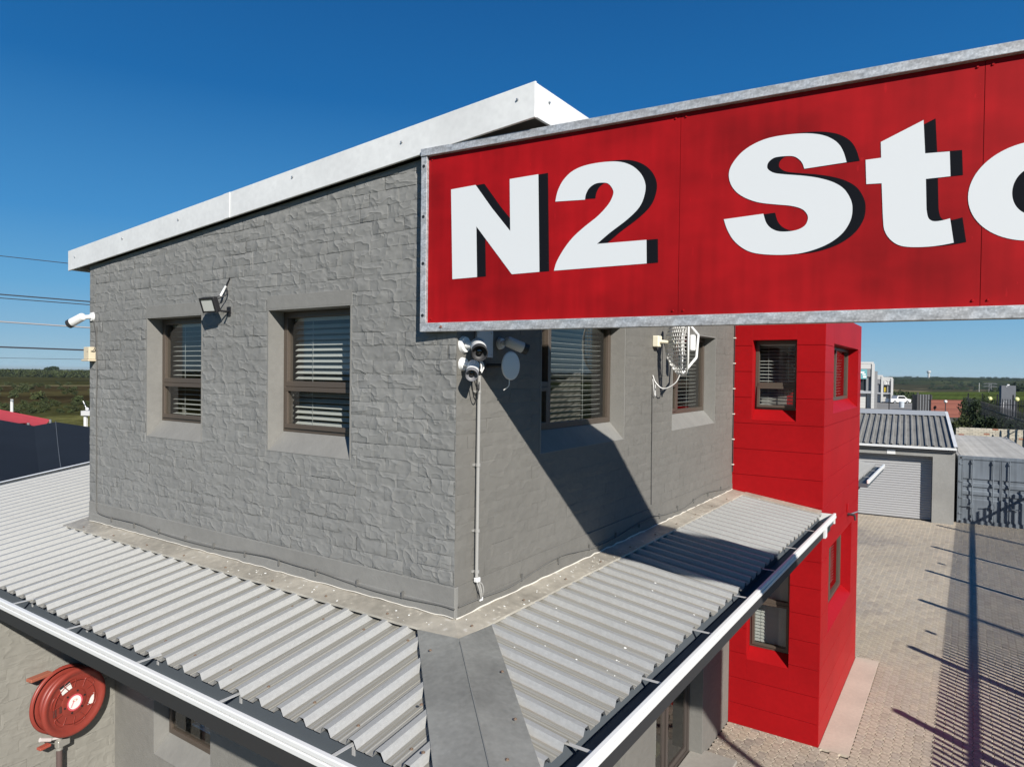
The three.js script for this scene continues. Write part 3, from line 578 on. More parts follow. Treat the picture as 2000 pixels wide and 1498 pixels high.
{
  const p = thing('conduit_pipe', 'thin grey conduit pipe running down wall below the corner cameras', 'pipe', [0, 0, 0]);
  const pm = mat([.30, .295, .28], .6);
  part('pipe', tube([[.03, 4.96, -.212], [.03, 4.9, -.21], [.03, 4.3, -.207], [.03, 3.7, -.204], [.03, 3.57, -.204]], .0125, 60, 10), pm, p);
  for (const y of [4.85, 4.35, 3.9, 3.62]) part('saddle_clip', [cyl(.017, .017, .02, .03, y, -.207, 12), box(0.002, .012, y - .008, y + .008, -.235, -.18)], pm, p);
  part('cable', [tube([[.05, 5.02, -.1], [.06, 4.9, -.13], [.05, 4.86, -.18], [.035, 4.92, -.205]], .004), tube([[.06, 5.03, -.07], [.05, 4.83, -.12], [.045, 4.80, -.17], [.032, 4.9, -.2]], .004), tube([[.03, 5.12, -.17], [.04, 5.04, -.2], [.035, 4.96, -.21]], .006)], black, p);
  part('white_connector', [tube([[.05, 5.07, -.19], [.055, 5.02, -.2], [.05, 4.99, -.2]], .007), tube([[.05, 5.06, -.205], [.06, 5.02, -.22], [.045, 4.98, -.215]], .006)], whiteGloss, p);
  part('loose_cable', [tube([[.03, 3.57, -.204], [.035, 3.53, -.23], [.04, 3.46, -.25], [.02, 3.41, -.27]], .008), tube([[.03, 3.56, -.2], [.045, 3.5, -.215], [.04, 3.44, -.24], [.02, 3.41, -.265]], .006), tube([[.03, 3.55, -.2], [.05, 3.53, -.24], [.05, 3.47, -.26], [.02, 3.42, -.275]], .005)], pm, p);
  part('connector', [rbox(.02, .05, 3.55, 3.58, -.225, -.185, .004), rbox(.012, .03, 3.4, 3.425, -.285, -.25, .004)], whiteGloss, p);
}
{ // cables clipped round the foot of the walls and up the left corner
  const w = thing('wall_cable', 'thin painted cable clipped along the foot of the grey walls', 'cable');
  const cm = mat([.12, .118, .112], .8), P = [], Q = [];
  P.push([-4.83, 5.42, .012]); for (const y of [5.2, 4.9, 4.6, 4.3, 4.0, 3.75, 3.55]) P.push([-4.83 + rr(-.008, .008), y, .012]);
  P.push([-4.80, 3.47, .02]); for (let x = -4.6; x <= -.1; x += .3) P.push([x, G0 + .128 + .022 * Math.sin(x * 2.6) + rr(-.006, .006), .02]);
  P.push([.02, 3.42, .022]);
  for (let z = -.02; z >= -6.2; z -= .28) Q.push([.022, G0 + .135 + .03 * Math.sin(z * 3.4) + rr(-.01, .01), z]);
  part('cable', tube(P, .0055, 220, 5), cm, w); part('cable', tube(Q, .0055, 160, 5), cm, w);
  for (let x = -4.5; x < 0; x += .45) part('cable_clip', box(x, x + .012, G0 + .105, G0 + .15, .012, .028), cm, w);
  for (let z = -.25; z > -6; z -= .55) part('cable_clip', box(.012, .028, G0 + .11, G0 + .16, z, z + .012), cm, w);
  const v = thing('door_cable', 'thin dark cable run up the corner between grey wall and red tower', 'cable');
  part('cable', tube(Array.from({ length: 14 }, (_, i) => [.014, 3.6 + i * .21, -6.3 + rr(-.004, .004)]), .006, 60, 5), charcoal, v);
  for (let i = 0; i < 7; i++) part('cable_clip', box(.0, .03, 3.7 + i * .36, 3.715 + i * .36, -6.312, -6.285), seal, v);
}
{
  const j = thing('junction_box', 'cream plastic junction box under the camera at the left corner', 'junction box', [-4.985, 5.05, 0]);
  const cream = mat([.60, .52, .38], .6);
  part('box_body', rbox(.0, .115, .02, .15, .0, .07, .006), cream, j); part('box_lid', rbox(-.02, .13, .0, .018, .0, .085, .005), cream, j); part('cable_gland', [box(-.025, .001, .04, .12, .01, .05)], charcoal, j);
  part('lead', tube([[.08, .1, .072], [.14, .12, .03], [.135, .25, .012], [.09, .42, .012]], .004), charcoal, j);
}
{ // grid dish
  const d = thing('grid_antenna', 'white grid dish antenna standing off the grey wall beyond the sign', 'antenna', [0, 5.33, -3.36]);
  const cream = mat([.72, .68, .55], .6), wh = mat([.74, .74, .72], .5);
  const yaw = 2.5, g = [], f = .22, rx = .21, ry = .33;
  const pt = (u, v) => { const x = u * rx, y = v * ry; return [x, y, (x * x + y * y) / (4 * f) - .02]; };
  const lim = t => Math.sqrt(Math.max(0, 1 - t * t));
  for (let i = -6; i <= 6; i++) { const u = i / 6.5, m = lim(u); g.push(tube(Array.from({ length: 9 }, (_, k) => pt(u, m * (k / 4 - 1))), .0045, 16, 4)); }
  for (let i = -8; i <= 8; i++) { const v = i / 8.5, m = lim(v); g.push(tube(Array.from({ length: 7 }, (_, k) => pt(m * (k / 3 - 1), v)), .0065, 12, 4)); }
  g.push(new THREE.TubeGeometry(new THREE.CatmullRomCurve3(Array.from({ length: 40 }, (_, k) => V(...pt(Math.cos(k / 40 * 6.2832), Math.sin(k / 40 * 6.2832)))), true), 60, .011, 6));
  const place = x => { x.rotateY(yaw); x.translate(.24, -.03, .04); return x; };
  part('grid_reflector', g.map(place), wh, d);
  part('feed_arm', [[[0, -.32, .1], [0, -.14, .27], [0, .10, .29], [0, .29, .09]]].map(p => place((() => { const s = []; for (let i = 0; i + 1 < p.length; i++) s.push(bar(p[i], p[i + 1], .015)); return merge(s); })())), whiteGloss, d);
  part('feed', place(rbox(-.03, .03, -.07, .1, .18, .25, .02)), whiteGloss, d);
  part('rim_plate', place(rbox(-.02, .02, -.3, .32, .085, .098, .004)), whiteGloss, d);
  part('wall_bracket', [rbox(.0, .07, -.06, .06, -.055, .05, .012)], cream, d);
  part('down_cable', tube([[.006, -.46, .05], [.008, -.9, .045], [.006, -1.3, .038], [.008, -1.74, .03]], .0045, 40, 5), charcoal, d);
  part('mast', [bar([.05, 0, 0], [.25, -.02, -.015], .02), bar([.2, -.06, -.02], [.2, .06, -.02], .025)], cream, d);
  part('cable', [tube([[.30, -.33, -.0], [.24, -.44, .0], [.12, -.5, .01], [.04, -.44, .03], [.012, -.36, .05]], .006), tube([[.012, -.4, .05], [.03, -.56, .04], [.02, -.57, -.01], [.012, -.46, -.02]], .004)], whiteGloss, d);
}
{ // fire hose reel
  const r = thing('fire_hose_reel', 'red fire hose reel on the low grey wall under the gutter', 'hose reel', [-4.45, 1.80, .53], .2);
  const red = mat([.27, .043, .030], .42, { map: scaled(mottle, 1) });
  const disc = (pts, x, s = 1) => { const g = new THREE.LatheGeometry(pts.map(p => new THREE.Vector2(p[0], p[1] * s)), 56); g.rotateZ(-Math.PI / 2); g.translate(x, 0, 0); return g; };
  const rim = [[.045, .0], [.11, .0], [.118, -.008], [.13, -.008], [.235, -.004], [.262, .012], [.285, .022], [.305, .016], [.315, .0], [.308, -.014], [.29, -.018]];
  const front = part('front_disc', disc(rim, .235), red, r);
  part('back_disc', disc(rim, .07, -1), red, r);
  part('drum', disc([[.2, -.09], [.2, .09]], .155), red, r);
  part('hose', Array.from({ length: 3 }, (_, i) => { const g = new THREE.TorusGeometry(.225, .024, 10, 50); g.rotateY(Math.PI / 2); g.translate(.105 + i * .046, 0, 0); return g; }), mat([.22, .035, .025], .5), r);
  for (let k = 0; k < 6; k++) {                            // pressed stiffening ribs and rivets of the front disc
    const a = k * Math.PI / 3 + .3, R = (rad, an) => [.2335, Math.sin(an) * rad, Math.cos(an) * rad];
    part('pressed_rib', tube([R(.14, a - .2), R(.215, a - .26), R(.228, a), R(.215, a + .26), R(.14, a + .2)], .005, 24, 5), red, front);
    part('rivet', cyl(.009, .009, .006, .2375, Math.sin(a + .5) * .1, Math.cos(a + .5) * .1, 8, 'x'), black, front);
  }
  const cv = document.createElement('canvas'); cv.width = cv.height = 256; const c = cv.getContext('2d');
  c.fillStyle = '#c8283c'; c.fillRect(0, 0, 256, 256); c.fillStyle = '#e9e4e2'; for (let i = 0; i < 44; i++) { const a = i / 44 * 6.2832; c.fillRect(128 + Math.cos(a) * 116 - 3, 128 + Math.sin(a) * 116 - 3, 6, 6); }
  c.beginPath(); c.arc(128, 128, 102, 0, 7); c.fill();
  c.fillStyle = '#d9a08c'; for (let i = 0; i < 14; i++) { const a = i * 2.4; c.fillRect(118 + Math.cos(a) * 30, 96 + Math.sin(a) * 18, 26, 6); }
  c.fillStyle = '#c43a50'; c.save(); c.translate(84, 186); c.rotate(-1.1); for (let i = 0; i < 4; i++) { c.beginPath(); c.arc(i * 26, -12, 9, 0, 7); c.lineWidth = 6; c.strokeStyle = '#c43a50'; c.stroke(); } c.restore();
  const ct = new THREE.CanvasTexture(cv); ct.colorSpace = THREE.SRGBColorSpace;
  const lab = new THREE.CircleGeometry(.078, 40); lab.rotateY(Math.PI / 2); lab.translate(.239, -.005, 0);
  part('hub_label', lab, mat([1, 1, 1], .5, { map: ct }), front, false);
  part('hub', disc([[0, .002], [.08, .002], [.085, -.006]], .236), red, front);
  const st = (y, z, w, h, a, m) => { const g = new THREE.BoxGeometry(.0016, h, w); g.rotateX(a); g.translate(.2345, y, z); return g; };
  const lw = mat([.76, .75, .72], .6);
  part('sticker', st(.165, .085, .10, .085, .35), lw, front); part('sticker_band', (() => { const g = new THREE.BoxGeometry(.0022, .024, .10); g.translate(0, .032, 0); g.rotateX(.35); g.translate(.2348, .165, .085); return g; })(), black, front);
  part('torn_sticker', (() => { const s = new THREE.Shape([[0, 0], [.06, .0], [.065, .095], [.03, .06]].map(p => new THREE.Vector2(...p))); const g = new THREE.ExtrudeGeometry(s, { depth: .0015, bevelEnabled: false }); g.rotateY(Math.PI / 2); g.translate(.234, -.09, -.13); return g; })(), lw, front);
  part('worn_print', [st(-.03, .19, .03, .075, 0), st(-.02, .135, .022, .06, 0)], mat([.09, .03, .025], .6), front);
  part('wall_bracket', [rbox(0, .08, .27, .30, .1, .3, .006), box(0, .1, -.05, .05, -.04, .04), bar([0, 0, 0], [.22, 0, 0], .03, 14)], mat([.32, .10, .06], .6), r);
  part('nozzle', [bar([.12, -.30, .2], [.14, -.335, .06], .012), bar([.12, -.27, .25], [.13, -.31, .16], .02)], mat([.55, .5, .48], .5), r); part('guide_arm', rbox(.1, .16, -.36, -.335, .17, .27, .006), mat([.33, .07, .045], .5), r);
  part('valve', [cyl(.028, .028, .11, .12, -.385, .07, 12), rbox(.09, .15, -.43, -.36, -.02, .1, .012), cyl(.034, .034, .02, .12, -.44, .07, 6)], mat([.45, .44, .40], .4, { metalness: .6 }), r);
  part('supply_pipe', bar([.12, -.44, .07], [.12, -1.86, .07], .026, 14), mat([.10, .07, .065], .5), r);
}

// ================================================================ paving
{
  const L = .225, B = .1125, a = .0085, gp = .0042;
  const prof = [[-.5, -1], [-.30, -1], [-.20, 1], [-.05, 1], [.05, -1], [.20, -1], [.30, 1], [.5, 1]];
  const pts = []; for (const [t, s] of prof) pts.push(new THREE.Vector2(B / 2 - gp + s * a, t * (L - 2 * gp))); for (const [t, s] of prof.slice().reverse()) pts.push(new THREE.Vector2(-B / 2 + gp + s * a, t * (L - 2 * gp)));
  const pg = new THREE.ExtrudeGeometry(new THREE.Shape(pts), { depth: .03, bevelEnabled: true, bevelSize: .002, bevelThickness: .002, bevelSegments: 1, bevelOffset: -.002 });
  pg.rotateX(-Math.PI / 2); pg.translate(0, -.032, 0); planarUV(pg);
  const paverT = scaled(tex(256, (u, v) => { const k = .86 + .3 * (fbm(u, v, 30, 3, 101) - .5) + .16 * (fbm(u, v, 5, 3, 102) - .5); return [k, k, k]; }), 3);
  const pave = struct('paving', [box(0.002, 5.8, -.06, -.028, -24.9, 4.1), box(-4.44, .001, -.06, -.028, .002, 4.1), box(-2, 0.001, -.06, -.028, -24.9, -12.55)], mat([.05, .041, .03], .95, { map: scaled(mottle, 3) }));
  const spots = [], c1 = [.60, .515, .40], c2 = [.575, .50, .40], c3 = [.63, .535, .415], c4 = [.54, .46, .365];
  camera.updateMatrixWorld(); camera.updateProjectionMatrix();
  for (let i = -39; i < 52; i++) for (let j = -32; j < 97; j++) {
    const x = .06 + i * B, z = -3.1 - j * L - (i % 2) * L / 2;
    if (z < -24.6 || (x < 0 && z > -12.7 && z < .12) || (x < -1.9 && z < 0) || (x < 1.60 && x > 0 && z < (x < 1.2 ? -6.43 : -6.34) && z > -9.95)) continue;
    const n = fbm(x / 9 + .11, z / 9 + 40, 4, 4, 111), st = sstep(.50, .64, fbm(x / 12 + .3, z / 7 + 30, 4, 4, 121)), g = rnd(), base = g < .4 ? c1 : g < .7 ? c2 : g < .88 ? c3 : c4;  // st: ground stains, and overhead shadows put into the paver colour as grey patches
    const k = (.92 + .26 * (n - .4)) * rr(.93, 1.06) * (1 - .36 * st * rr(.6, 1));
    const p = V(x, 0, z).project(camera), vis = p.z < 1 && Math.abs(p.x) < 1.02 && Math.abs(p.y) < 1.02 && (x > 1.4 || z > -6.3);
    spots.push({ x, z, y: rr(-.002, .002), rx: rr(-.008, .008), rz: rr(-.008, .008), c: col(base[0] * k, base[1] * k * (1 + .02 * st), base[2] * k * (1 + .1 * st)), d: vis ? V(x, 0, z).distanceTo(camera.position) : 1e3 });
  }
  spots.sort((p, q) => p.d - q.d);
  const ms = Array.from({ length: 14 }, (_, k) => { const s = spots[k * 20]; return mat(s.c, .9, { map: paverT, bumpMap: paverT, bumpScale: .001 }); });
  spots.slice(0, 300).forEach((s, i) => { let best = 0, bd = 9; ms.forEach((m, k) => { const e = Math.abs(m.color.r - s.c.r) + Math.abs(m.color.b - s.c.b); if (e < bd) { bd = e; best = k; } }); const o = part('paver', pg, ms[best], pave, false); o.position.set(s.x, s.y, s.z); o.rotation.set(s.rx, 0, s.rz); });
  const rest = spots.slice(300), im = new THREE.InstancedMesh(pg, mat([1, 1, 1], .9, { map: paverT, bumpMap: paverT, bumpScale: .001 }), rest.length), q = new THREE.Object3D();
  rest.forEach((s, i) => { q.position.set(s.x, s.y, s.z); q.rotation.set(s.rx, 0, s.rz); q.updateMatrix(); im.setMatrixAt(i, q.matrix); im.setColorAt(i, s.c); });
  im.name = 'pavers'; im.userData.kind = 'stuff'; im.castShadow = im.receiveShadow = true; pave.add(im);
  struct('concrete_strip', [rbox(1.206, 1.572, -.03, .0015, -9.93, -6.33, .002)], mat([.58, .50, .41], .92, { map: scaled(mottle, 1), bumpMap: scaled(fine, 2), bumpScale: .004 }));
  // chippings along the foot of the walls
  const chips = []; for (let i = 0; i < 90; i++) { const g = new THREE.IcosahedronGeometry(rr(.004, .013), 0); g.scale(1, .6, 1); g.rotateY(rr(0, 6)); g.translate(rr(.0, .25) ** 1.3 + .02, .004, rr(-6.25, -3.6)); chips.push(g); }
  for (let i = 0; i < 60; i++) { const g = new THREE.IcosahedronGeometry(rr(.004, .011), 0); g.scale(1, .6, 1); g.translate(rr(.1, 1.2), .004, -6.3 + Math.abs(rr(-.1, .1))); chips.push(g); }
  const ch = part('gravel', chips, mat([.42, .38, .32], .95), scene); ch.userData = { kind: 'stuff', label: 'loose pale chippings along the foot of the walls', category: 'gravel' };
}

// ================================================================ garage and container at the back of the yard
{
  const g = thing('garage', 'grey garage with white roller door and corrugated roof', 'garage', [2.42, 0, -23.9], .07);
  const gp = mat([.30, .295, .28], .85, { map: scaled(mottle, .6), bumpMap: scaled(fine, 1), bumpScale: .003 });
  const w = 6.2, H = 2.5;
  part('wall', [box(-.64, 0, 0, H, -.34, 0), box(-w + .4, -.64, 2.26, H, -.34, 0), box(-w, -w + .4, 0, H, -.34, 0), box(-.22, 0, 0, H, -6, -.34), box(-w, -.22, 0, 3.0, -6.0, -5.8), box(-w, -w + .22, 0, H, -5.8, -.34)], gp, g);
  const d = sub('roller_door', g, [0, 0, -.30]), dm = mat([.36, .36, .365], .6);
  const slat = new THREE.ExtrudeGeometry(new THREE.Shape([[0, 0], [.018, .012], [.022, .045], [.012, .078], [0, .083]].map(p => new THREE.Vector2(...p))), { depth: w - 1.06, bevelEnabled: false }); slat.rotateY(-Math.PI / 2); slat.translate(-.65, 0, 0); planarUV(slat);
  for (let y = .03; y < 2.25; y += .085) { const s = part('door_slat', slat, dm, d, false); s.position.y = y; }
  part('bottom_rail', box(-w + .41, -.65, 0.0, .03, -.01, .025), charcoal, d); part('handle', [box(-3.2, -3.0, 1.02, 1.05, .02, .05)], steel, d);
  // roof sheets
  const ye = z => 2.62 + (-z) * .14, p = .21, hh = .045, P = (x, z, h) => [x, ye(z) + h, z];
  const rM = phys([.30, .295, .275], .8, .3, { map: scaled(streakT, .4) });
  for (let s = -w - .05; s < .03; s += p * 4) {
    const T = [];
    for (let k = 0; k < 4; k++) { const u = s + k * p, q = [[0, 0], [.55, 0], [.66, hh], [.88, hh], [1, 0]]; for (let i = 0; i < 4; i++) { const a = Math.min(u + q[i][0] * p, .05), b = Math.min(u + q[i + 1][0] * p, .05); if (b - a > .001) T.push(...quad(P(a, .10, q[i][1]), P(b, .10, q[i + 1][1]), P(b, -5.9, q[i + 1][1]), P(a, -5.9, q[i][1]))); } }
    part('roof_sheet', quadMesh(T), rM, g);
  }
  part('ridge_flashing', quadMesh(quad(P(-w, -5.3, .052), P(.04, -5.3, .052), P(.04, -6.3, .06), P(-w, -6.3, .06))), mat([.42, .43, .43], .6, { metalness: .2 }), g);
  part('barge_board', (() => { const y = z => ye(z); return quadMesh([...quad([.055, y(.12) + .06, .12], [.055, y(.12) - .12, .12], [.055, y(-6.2) - .12, -6.2], [.055, y(-6.2) + .06, -6.2]), ...quad([.055, y(.2) + .06, .2], [-.05, y(.2) + .062, .2], [-.05, y(-6.2) + .062, -6.2], [.055, y(-6.2) + .06, -6.2])]); })(), white, g);
  part('gutter', [rbox(-w, .03, 2.52, 2.60, .03, .15, .01)], white, g); part('gutter_face', box(-w, .02, 2.45, 2.519, .004, .10), charcoal, g);
  part('number_plate', box(-2.02, -1.76, 2.27, 2.43, .001, .012), whiteGloss, g);
}
{
  const k = thing('shipping_container', 'blue grey shipping container with locked double doors beside garage', 'container', [2.50, .0, -24.45], .07);
  const cm = mat([.185, .215, .25], .55, { map: scaled(streakT, .5), bumpMap: scaled(fine, 1), bumpScale: .001 }), W = 2.44, H = 2.30, D = 10.4;
  part('frame', [box(0, .11, .0, H, -.12, .0), box(W - .11, W, 0, H, -.12, 0), box(.11, W - .11, 0, .12, -.12, 0), box(.11, W - .11, H - .10, H, -.12, 0)], cm, k);
  const T = []; for (let z = -.12; z > -D; z -= .28) { const q = [[0, 0], [.07, 0], [.105, .035], [.175, .035], [.21, 0], [.28, 0]]; for (let i = 0; i < 5; i++) for (const [x, s] of [[.02, 1], [W - .02, -1]]) T.push(...quad([x + s * q[i][1], .1, z - q[i][0]], [x + s * q[i + 1][1], .1, z - q[i + 1][0]], [x + s * q[i + 1][1], H - .05, z - q[i + 1][0]], [x + s * q[i][1], H - .05, z - q[i][0]])); }
  part('side_wall', quadMesh(T), cm, k); part('end_wall', box(0, W, 0, H - .06, -D, -D + .04), cm, k);
  part('top', [box(0, W, H - .06, H - .03, -D, -.121), ...Array.from({ length: 35 }, (_, i) => box(.1, W - .1, H - .031, H - .005, -.35 - i * .28, -.23 - i * .28))], mat([.50, .49, .47], .8, { map: scaled(streakT, .4) }), k);
  for (const [x, y] of [[0, 0], [W - .16, 0], [0, H - .12], [W - .16, H - .12]]) { const c = part('corner_casting', rbox(x - .006, x + .166, y - .002, y + .122, -.15, .012, .01), cm, k); part('lock_hole', box(x + .05, x + .11, y + .03, y + .09, .0125, .014), black, c); }
  for (const s of [0, 1]) {
    const x0 = s ? W / 2 + .006 : .12, x1 = s ? W - .12 : W / 2 - .006, d = sub('door', k);
    const yy = [.14, .82, .86, .95, .99, 1.10, 1.14, 1.23, 1.27, 1.38, 1.42, 1.50, 1.54, H - .12], zz = [0, 0, -.036, -.036, 0, 0, -.036, -.036, 0, 0, -.036, -.036, 0, 0], Q = [];
    for (let i = 0; i + 1 < yy.length; i++) Q.push(...quad([x0, yy[i], -.03 + zz[i]], [x1, yy[i], -.03 + zz[i]], [x1, yy[i + 1], -.03 + zz[i + 1]], [x0, yy[i + 1], -.03 + zz[i + 1]]));
    part('door_panel', quadMesh(Q), cm, d);
    part('gasket', [box(x0, x0 + .03, .14, H - .12, -.05, -.022), box(x1 - .03, x1, .14, H - .12, -.05, -.022), box(x0, x1, .125, .15, -.05, -.02), box(x0, x1, H - .13, H - .105, -.05, -.02)], cm, d);
    for (const f of [.27, .80]) {
      const f2 = s ? 1 - f : f, x = x0 + (x1 - x0) * f2;
      part('lock_rod', [cyl(.019, .019, H - .2, x, H / 2, .03, 10), ...[.17, .7, 1.35, H - .2].map(y => rbox(x - .04, x + .04, y - .035, y + .035, -.03, .045, .008))], cm, d);
      part('lock_handle', [bar([x, .62, .045], [x + (s ? .3 : -.3), .6, .05], .014), rbox(x - .05, x + .05, .55, .68, .03, .055, .006)], cm, d);
    }
    for (const y of [.3, .85, 1.4, 2.0]) part('hinge', rbox(s ? W - .15 : .04, s ? W - .04 : .15, y, y + .06, -.02, .02, .008), cm, d);
    if (!s) part('placard', box(.32, .56, .42, .70, -.029, -.026), cm, d);
  }
}
{ // cream brick wall behind the container
  const w = thing('boundary_wall', 'low cream brick wall behind the shipping container', 'wall', [2.25, 0, -36.6], .07);
  part('wall', box(0, 6, 0, 2.48, -.22, -.012), mat([.40, .36, .29], .9), w);
  const ms = [[.52, .47, .37], [.46, .42, .34], [.57, .52, .42], [.36, .17, .11]].map(c => mat(c, .9)), bg = box(0, .215, 0, .07, -.2, 0); planarUV(bg);
  for (let r = 0; r < 6; r++) for (let i = 0; i < 26; i++) { const b = part('brick', bg, ms[rnd() < .06 ? 3 : Math.floor(rr(0, 3))], w, false); b.position.set(i * .228 + (r % 2) * .114, 2.06 + r * .078, rr(-.004, .004)); }
}

// ================================================================ palisade fence beside the yard (its shadow falls across the paving)
{
  const f = thing('palisade_fence', 'black palisade fence along the yard that casts the slatted shadow', 'fence', [5.6, 0, 0]);
  const bm = mat([.02, .02, .022], .5), pk = box(-.008, .008, .05, 2.2, -.035, .035); planarUV(pk);
  for (let z = -24.4; z < 1.2; z += .15) { const p = part('picket', pk, bm, f, false); p.position.z = z; }
  part('rail', box(.014, .05, 1.85, 1.94, -24.6, 1.3), bm, f); part('rail', box(.014, .05, .3, .36, -24.6, 1.3), bm, f);
  for (const z of [-23.9, -20.9, -17.4, -14.4, -11.6, -8.4, -5.5, -2.6, .3]) part('post', [box(.03, .11, 0, 2.61, z - .06, z + .06)], bm, f);
  for (const z of [-15.6, -9.7]) part('insulator', [box(-.01, .02, 2.3, 2.42, z - .05, z + .05), bar([0, 2.1, z], [0, 2.3, z], .006)], bm, f);
}

// ================================================================ terrain to the horizon
const rightness = (x, z) => { const r = Math.hypot(x, z) + 1e-6; return sstep(.55, .93, -z / r); };
const nz = (x, z, f, s) => fbm(x / 4096 + .5, z / 4096 + .5, f, 4, s) - .5;
function groundY(x, z) {
  const r = Math.hypot(x - 2.8, z - 3.5), k = rightness(x, z);
  const left = -2.4 * sstep(70, 500, r) + 2.2 * nz(x, z, 24, 201) * sstep(120, 600, r) - 8 * sstep(700, 2500, r);
  const right = -.012 * Math.max(0, Math.min(r, 230) - 85) - 12 * sstep(330, 620, r) + 12.0 * sstep(650, 1500, r) + 3.2 * sstep(1500, 2600, r) + 7.0 * nz(x, z, 14, 202) * sstep(500, 1200, r) + 9 * nz(x, z, 30, 203) * sstep(900, 1800, r) + 1.9 * sstep(-40, 60, x) * sstep(150, 330, r) * (1 - sstep(400, 600, r));
  return left * (1 - k) + right * k - .07 * sstep(26, 20, r) - .02;
}
{
  const NR = 260, NA = 480, P = [], C = [], I = [];
  for (let i = 0; i <= NR; i++) for (let j = 0; j <= NA; j++) {
    const r = i === 0 ? 0 : 4 * Math.pow(1250, i / NR) - 3.5, a = j / NA * Math.PI * 2;
    const x = Math.sin(a) * r + 2.8, z = Math.cos(a) * r + 3.5; P.push(x, groundY(x, z), z);
    const k = rightness(x, z), n1 = nz(x, z, 160, 211), n2 = nz(x, z, 40, 212), n3 = nz(x, z, 600, 213);
    const rj = r * (1 + .06 * n2);
    let L = rj < 84 ? [.17, .165, .065] : rj < 118 ? [.085, .085, .036] : rj < 262 ? [.088, .068, .036] : rj < 280 ? [.22, .19, .11] : [.088, .086, .034];
    if (rj > 150 && rj < 185 && n2 > .02) L = [.10, .085, .04];
    let R = rj < 60 ? [.10, .095, .05] : rj < 240 ? [.07, .085, .032] : rj < 420 ? [.125, .17, .048] : rj < 1150 ? [.085, .078, .042] : rj < 1500 ? [.055, .07, .035] : [.05, .062, .045];
    if (rj >= 240 && rj < 420 && x < -22) R = [.065, .07, .036];
    if (rj > 430 && rj < 1000 && n2 + .5 * n1 > .075) R = [.28, .225, .145];
    if (rj > 1150 && n2 > .06) R = [.10, .115, .05];
    const v = .82 + .9 * n1 + .5 * n3;
    for (let q = 0; q < 3; q++) C.push(Math.max(.006, (L[q] * (1 - k) + R[q] * k) * v));
  }
  for (let i = 0; i < NR; i++) for (let j = 0; j < NA; j++) { const a = i * (NA + 1) + j, b = a + NA + 1; I.push(a, b, a + 1, b, b + 1, a + 1); }
  const g = new THREE.BufferGeometry(); g.setAttribute('position', new THREE.Float32BufferAttribute(P, 3)); g.setAttribute('color', new THREE.Float32BufferAttribute(C, 3)); g.setIndex(I); g.computeVertexNormals();
  planarUV(g);
  const t = new THREE.Mesh(g, phys([1, 1, 1], 1, 0, { vertexColors: true, map: scaled(tex(512, (u, v) => { const k = .82 + .5 * (fbm(u, v, 8, 5, 221) - .5) + .3 * (fbm(u, v, 80, 2, 222) - .5); return [k, k, k * .95]; }), .12) }));
  t.name = 'ground'; t.userData = { kind: 'structure' }; t.receiveShadow = true; scene.add(t);
}
// ---------------------------------------------------------------- foliage: many small leaf faces filling clumps
function leaves(n, rx, ry, rz, size, clumps = 9, cy = 0) {
  const P = [], cs = Array.from({ length: clumps }, () => { const a = rr(0, 6.283), e = rr(-.75, 1), q = Math.sqrt(1 - Math.min(1, e * e)), d = rr(.35, .78); return [Math.cos(a) * q * d * rx, e * d * ry, Math.sin(a) * q * d * rz, rr(.3, .55)]; });
  for (let i = 0; i < n; i++) {
    const c = cs[Math.floor(rnd() * clumps)], a = rr(0, 6.283), e = rr(-1, 1), q = Math.sqrt(1 - e * e), d = Math.pow(rnd(), .45) * c[3];
    const o = V(c[0] + Math.cos(a) * q * d * rx, cy + c[1] + e * d * ry, c[2] + Math.sin(a) * q * d * rz);
    const u = V(rr(-1, 1), rr(-1, 1), rr(-1, 1)).normalize(), w = V(rr(-1, 1), rr(-1, 1), rr(-1, 1)).cross(u).normalize(), s = size * rr(.6, 1.3);
    const A = o.clone().addScaledVector(u, s), B = o.clone().addScaledVector(w, s * .45), D = o.clone().addScaledVector(u, -s), E = o.clone().addScaledVector(w, -s * .45);
    for (const v of [A, B, D, A, D, E]) P.push(v.x, v.y, v.z);
  }
  const g = new THREE.BufferGeometry(); g.setAttribute('position', new THREE.Float32BufferAttribute(P, 3)); g.computeVertexNormals(); return planarUV(g);
}
const leafM = (c) => new THREE.MeshPhysicalMaterial({ color: col(...c), roughness: .9, specularIntensity: .3, transmission: .18, thickness: 0, side: THREE.DoubleSide });
const lg = [leafM([.045, .065, .025]), leafM([.06, .075, .03]), leafM([.032, .048, .022])], barkM = mat([.09, .07, .055], .95);
// far woods: one mass of bush on the left skyline and on the hills to the right
function wood(name, label, list, m, geo) {
  const im = new THREE.InstancedMesh(geo, m, list.length), q = new THREE.Object3D(), c = new THREE.Color();
  list.forEach(([x, z, s, h], i) => { q.position.set(x, groundY(x, z) + s * .35 * (h || 1), z); q.rotation.y = rr(0, 6); q.scale.set(s, s * (h || 1), s); q.updateMatrix(); im.setMatrixAt(i, q.matrix); const k = rr(.7, 1.25); im.setColorAt(i, c.setRGB(k, k * rr(.95, 1.05), k * rr(.85, 1.05))); });
  im.name = name; im.userData = { kind: 'stuff', label, category: 'trees' }; im.castShadow = im.receiveShadow = true; scene.add(im);
}
const bushG = leaves(260, 1, .8, 1, .17, 10), cam2 = [2.8, 3.5];
const polar = (az, r) => [cam2[0] + Math.sin(az) * r, cam2[1] - Math.cos(az) * r];           // az from -z towards +x
